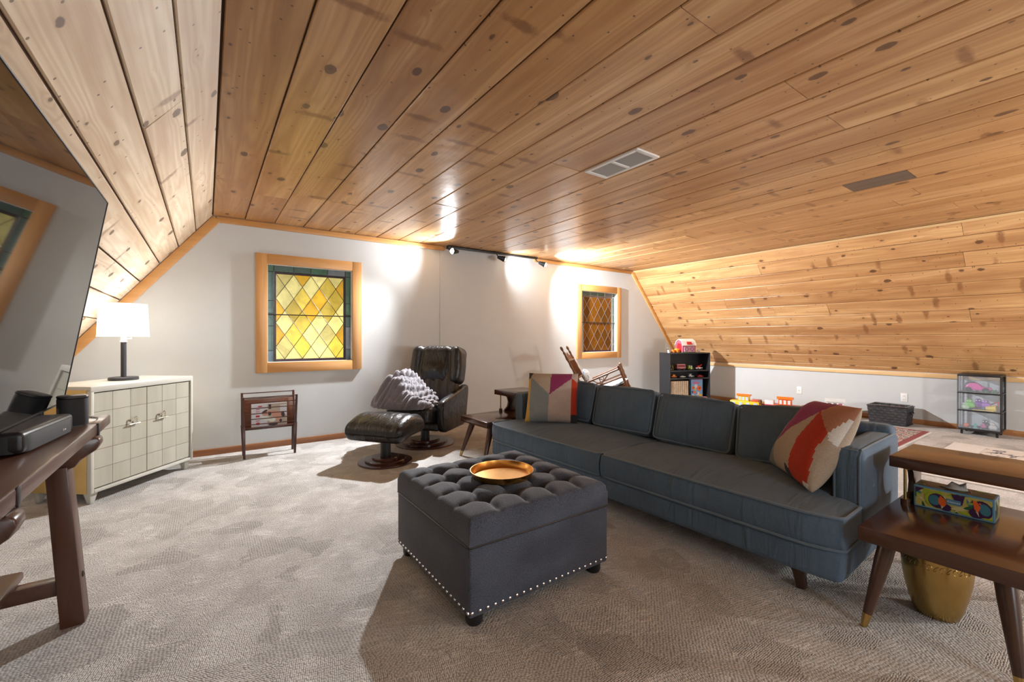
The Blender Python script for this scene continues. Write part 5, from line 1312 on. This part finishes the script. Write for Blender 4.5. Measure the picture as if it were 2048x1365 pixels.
h3 = toy_house('toy_village', 'white toy house with pink door standing behind the knitted pillow', (7.33, 2.42, 0), R(-72), WHT, WHT, (.70, .72, .70), .20, .18, .285, (.10, .12, .14), (.19, 0))
G().box(.03, .075, -.097, -.088, .03, .21).build('pink_door', plastic((.62, .08, .18)), h3, smooth=False)
h4 = toy_house('toy_village', 'low yellow toy garage next to the white toy house', (7.35, 2.635, 0), R(-73), YEL, YEL, YEL, .13, .14, .205, (.72, .62, .2), (.11, 0))

# ------------------------------------------------------------------ black woven basket
wb = thing('storage_basket', 'black woven rectangular basket with wire rim by the low wall', 'basket', (7.46, 1.84, 0), 0)
bxh, byh, bH = .155, .205, .235
G().box(-bxh + .006, bxh - .006, -byh + .006, byh - .006, .004, .012).build('bottom', 'woven_black', wb, smooth=False)
g = G()
rows, = (7,)
for k in range(rows):
    z0 = .004 + k * bH / rows; z1_ = z0 + bH / rows - .002
    zz = [z0, (z0 + z1_) / 2, z1_]
    ring = []
    per = []
    for (ax, ay), (bx_, by_), nseg in (((-bxh, -byh), (bxh, -byh), 8), ((bxh, -byh), (bxh, byh), 11), ((bxh, byh), (-bxh, byh), 8), ((-bxh, byh), (-bxh, -byh), 11)):
        nx, ny = (by_ - ay), -(bx_ - ax); l = math.hypot(nx, ny); nx /= l; ny /= l
        for q in range(nseg * 3):
            t = q / (nseg * 3); o = .004 * math.sin(PI * (q / 3 + k))
            per.append((ax + (bx_ - ax) * t + nx * o, ay + (by_ - ay) * t + ny * o))
    n = len(per); f = 1.0
    gg = G(); vs = []
    for z, off in ((z0, 0), ((z0 + z1_) / 2, .003), (z1_, 0)):
        s_ = 1 - .10 * (1 - z / bH)
        vs += [(x * s_ * (1 + off / .2), y * s_ * (1 + off / .2), z) for x, y in per]
    inn = [(x * .965 * (1 - .10 * (1 - z / bH)), y * .965 * (1 - .10 * (1 - z / bH)), z) for z in (z1_, z0) for x, y in per]
    vs += inn
    fs = [(r * n + i, r * n + (i + 1) % n, ((r + 1) % 5) * n + (i + 1) % n, ((r + 1) % 5) * n + i) for r in range(5) for i in range(n)]
    gg.add(vs, fs).build('woven_strap', 'woven_black', wb)
G().tube([(x, y, bH + .004) for x, y, _ in rrect(-bxh - .004, bxh + .004, -byh - .004, byh + .004, .015, 0, 4)], .007, 8, closed=True).build('rim', 'black_plastic', wb)
for dz in (.018,): G().tube([(x, y, bH + dz) for x, y, _ in rrect(-bxh + .008, bxh - .008, -byh + .008, byh - .008, .015, 0, 4)], .003, 6, closed=True).build('wire_ring', 'chrome', wb)
for k in range(14):
    y = -byh + .02 + k * (2 * byh - .04) / 13
    for s in (-1, 1): G().tube([(s * (bxh - .006), y, bH - .04), (s * (bxh - .008), y, bH + .018)], .0022, 5).build('wire', 'chrome', wb)
G().tube([(-.05, -byh - .006, bH - .05), (-.05, -byh - .022, bH - .075), (.05, -byh - .022, bH - .075), (.05, -byh - .006, bH - .05)], .007, 8).build('handle', 'black_plastic', wb)

# ------------------------------------------------------------------ drawer cart with toys
ct = thing('drawer_cart', 'black three-drawer rolling cart with clear drawers against the low wall', 'drawer cart', (7.345, 1.015, 0), 0)
cw_, cd_ = .172, .325     # half width along y, depth along x
zs_ = [.075, .290, .498, .705]
G().box(-.004, cd_, -cw_ - .004, cw_ + .004, .690, .716).build('top_panel', 'black_plastic', ct, bevel=.004)
G().box(0, cd_, -cw_, cw_, .052, .074).build('bottom_tray', 'black_plastic', ct, bevel=.004)
for s in (-1, 1):
    for x in (.012, cd_ - .03): G().box(x, x + .03, s * cw_ - .008, s * cw_ + .006 if s > 0 else s * cw_ + .008, .07, .692).build('upright', 'black_plastic', ct, bevel=.002)
    for z in zs_[1:3]: G().box(.03, cd_ - .02, s * cw_ - .006, s * cw_ + .006, z - .012, z).build('side_rail', 'black_plastic', ct, smooth=False)
    G().bar((cd_ * .5, s * cw_, .075), (cd_ * .5, s * cw_, .69), .012, .006, (0, 1, 0)).build('side_strut', 'black_plastic', ct, smooth=False)
for z in zs_[1:3]: G().box(0, cd_, -cw_, cw_, z - .012, z).build('divider', 'black_plastic', ct, bevel=.002)
for k in range(3):
    z0, z1_ = zs_[k], zs_[k + 1] - (.014 if k < 2 else .016)
    dr = bpy.data.objects.new('drawer', None); col.objects.link(dr); dr.parent = ct
    G().box(-.006, -.003, -cw_ + .002, cw_ - .002, z0 + .004, z1_).build('front_panel', 'clear', dr, smooth=False)
    g = G(); g.box(.0, .30, -cw_ + .012, -cw_ + .0135, z0 + .004, z1_ - .02); g.box(.0, .30, cw_ - .0135, cw_ - .012, z0 + .004, z1_ - .02); g.box(.0, .30, -cw_ + .0135, cw_ - .0135, z0 + .003, z0 + .0045)
    g.build('bin', 'clear', dr, smooth=False)
    G().tube([(-.008, -cw_ + .015 + t * (2 * cw_ - .03), z1_ - .052 + .032 * math.sin(PI * t)) for t in [q / 14 for q in range(15)]], .0025, 6).build('finger_pull', 'clear', dr)
for s in (-1, 1):
    for x in (.035, cd_ - .035):
        o = G().cyl((x, s * (cw_ - .03) - .009, .022), (x, s * (cw_ - .03) + .009, .022), .022, n=16); o.cyl((x, s * (cw_ - .03), .022), (x, s * (cw_ - .03), .055), .007, n=8); o.build('caster', 'black_plastic', ct)
CO = Vector((7.345, 1.015, 0))
def toy(name, label, x, y, z, group='toys in the clear drawers'): return thing(name, label, 'toy', CO + Vector((x, y, z)), 0, group)
t = toy('toy_car', 'pink toy car in the top clear drawer', .07, .02, zs_[2] + .008)
G().prism([(.075, .015), (-.085, .015), (-.09, .04), (-.03, .05), (-.005, .078), (.045, .078), (.07, .05)], 'x', -.03, .03).build('body', plastic((.75, .10, .42), .25), t, bevel=.012, seg=3); t.scale = (1.2, 1.35, 1.35)
for y in (-.055, .05): G().cyl((-.035, y, .02), (.035, y, .02), .022, n=14).build('wheel', plastic(BLK), t)
t = toy('toy_figures', 'dark green toy trees in the top clear drawer', .06, -.09, zs_[2] + .006)
for k in range(6): G().lathe([(.018, 0), (.022, .012), (.01, .03), (0, .045)], 8, (rnd.uniform(-.03, .03), -.04 + k * .018, 0)).build('tree', plastic((.03, .16, .06)), t)
t = toy('toy_dinosaur', 'dark grey toy dinosaur behind the pink car in the clear drawer', .14, .06, zs_[2] + .006)
G().tube([(0, .08, .03), (0, .05, .075), (0, 0, .085), (0, -.05, .06), (0, -.10, .03)], [.012, .03, .036, .028, .006], 12).build('body', plastic((.10, .10, .10)), t)
for y in (.03, -.03): G().cyl((0, y, 0), (0, y, .06), .014, n=8).build('leg', plastic((.10, .10, .10)), t)
def blob(name, label, x, y, z, c, s):
    t = toy(name, label, x, y, z); s *= 1.3
    G().rbox((0, 0, s * .8), (s, s, s * .8), s * .7, 4, 2).build('body', plastic(c), t, angle=180)
    G().rbox((0, s * .2, s * 1.9), (s * .6, s * .6, s * .5), s * .45, 3, 2).build('head', plastic(c), t, angle=180)
    for q in (-1, 1): G().cyl((-s * .5, q * s * .3 + s * .2, s * 2.0), (-s * .68, q * s * .3 + s * .2, s * 2.0), s * .14, n=8).build('eye', plastic(WHT), t)
blob('toy_frog', 'bright green toy frog in the middle clear drawer', .07, .075, zs_[1] + .02, (.20, .60, .10), .034)
blob('toy_ghost', 'pale green round toy at the left of the middle clear drawer', .05, .112, zs_[1] + .005, (.50, .66, .45), .026)
blob('toy_monster', 'purple toy monster in the middle clear drawer', .09, .005, zs_[1] + .03, PUR, .034)
blob('toy_octopus', 'violet toy octopus beside the yellow cup in the drawer', .08, -.05, zs_[1] + .035, (.38, .16, .60), .030)
blob('toy_bear', 'dark toy bear low in the middle clear drawer', .05, .02, zs_[1] + .005, (.05, .03, .06), .019)
t = toy('toy_cup', 'yellow toy cup lying in the middle clear drawer', .06, -.105, zs_[1] + .040)
G().tube([(0, .05, -.005), (-.01, -.03, .0)], [.026, .038], 20).build('cup', plastic((.78, .58, .05)), t)
G().tube([(-.012, -.031, .0), (-.013, -.032, .0)], [.033, .033], 20).build('mouth', plastic((.45, .27, .05)), t)
t = toy('toy_slide', 'red toy ramp behind the yellow cup in the drawer', .12, -.08, zs_[1] + .006)
G().bar((0, .08, .02), (0, -.07, .11), .05, .012).build('ramp', plastic((.62, .05, .04)), t, bevel=.003)
G().bar((0, -.06, 0), (0, -.06, .10), .04, .010, (0, 1, 0)).build('post', plastic((.62, .05, .04)), t, smooth=False)
t = toy('toy_paddle', 'flat yellow toy paddle along the floor of the middle drawer', .02, -.02, zs_[1] + .010)
G().rbox((0, -.03, .0), (.008, .07, .005), .004, 2, 1).build('blade', plastic((.78, .60, .06)), t)
G().rbox((0, .055, .0), (.008, .02, .004), .003, 2, 1).build('grip', plastic((.70, .52, .06)), t)
t = toy('toy_ball', 'orange toy ball in the bottom clear drawer', .06, .105, zs_[0] + .028)
G().lathe([(.028 * math.sin(PI * k / 12), -.028 * math.cos(PI * k / 12)) for k in range(13)], 20).build('ball', plastic((.72, .16, .04)), t)
t = toy('toy_block', 'turquoise toy pyramid block in the bottom clear drawer', .06, .035, zs_[0] + .006)
G().lathe([(.045, 0), (.045, .012), (.0, .062)], 4).build('block', plastic((.18, .50, .50)), t, smooth=False)
blob('toy_panda', 'white and grey toy panda at the right of the bottom clear drawer', .05, -.11, zs_[0] + .006, (.62, .60, .58), .028)
blob('toy_robot', 'dark grey toy robot in the bottom clear drawer', .09, -.05, zs_[0] + .010, (.10, .11, .13), .032)
blob('toy_doll', 'pink toy doll in the bottom clear drawer', .05, -.035, zs_[0] + .016, (.55, .14, .32), .018)
for k, (x, y, c, nm) in enumerate(((.05, .0, (.03, .03, .04), 'black'), (.04, .06, (.05, .06, .08), 'charcoal'))):
    t = toy('toy_train', nm + ' toy train wagon on the floor of the bottom drawer', x, y, zs_[0] + .006)
    G().rbox((0, 0, .016), (.014, .026, .012), .004, 2, 1).build('body', plastic(c), t)
    for q in (-1, 1): G().cyl((-.016, q * .014, .006), (.016, q * .014, .006), .006, n=8).build('wheel', plastic(GRY), t)

# ------------------------------------------------------------------ assumed floor lamp, added out of frame; its bulb lights the play corner
fl = thing('assumed_floor_lamp', 'assumed slim black floor lamp with bare bulb, added out of view behind the camera', 'lamp', (4.7, -1.7, 0), 0)
G().lathe([(0, 0), (.14, 0), (.14, .015), (.02, .025), (0, .025)], 32).build('base', 'black_metal', fl)
G().cyl((0, 0, .02), (0, 0, 1.0), .011, n=12).build('pole', 'black_metal', fl)
G().lathe([(0, 1.0), (.018, 1.0), (.02, 1.04), (0, 1.045)], 16).build('socket', 'black_metal', fl)
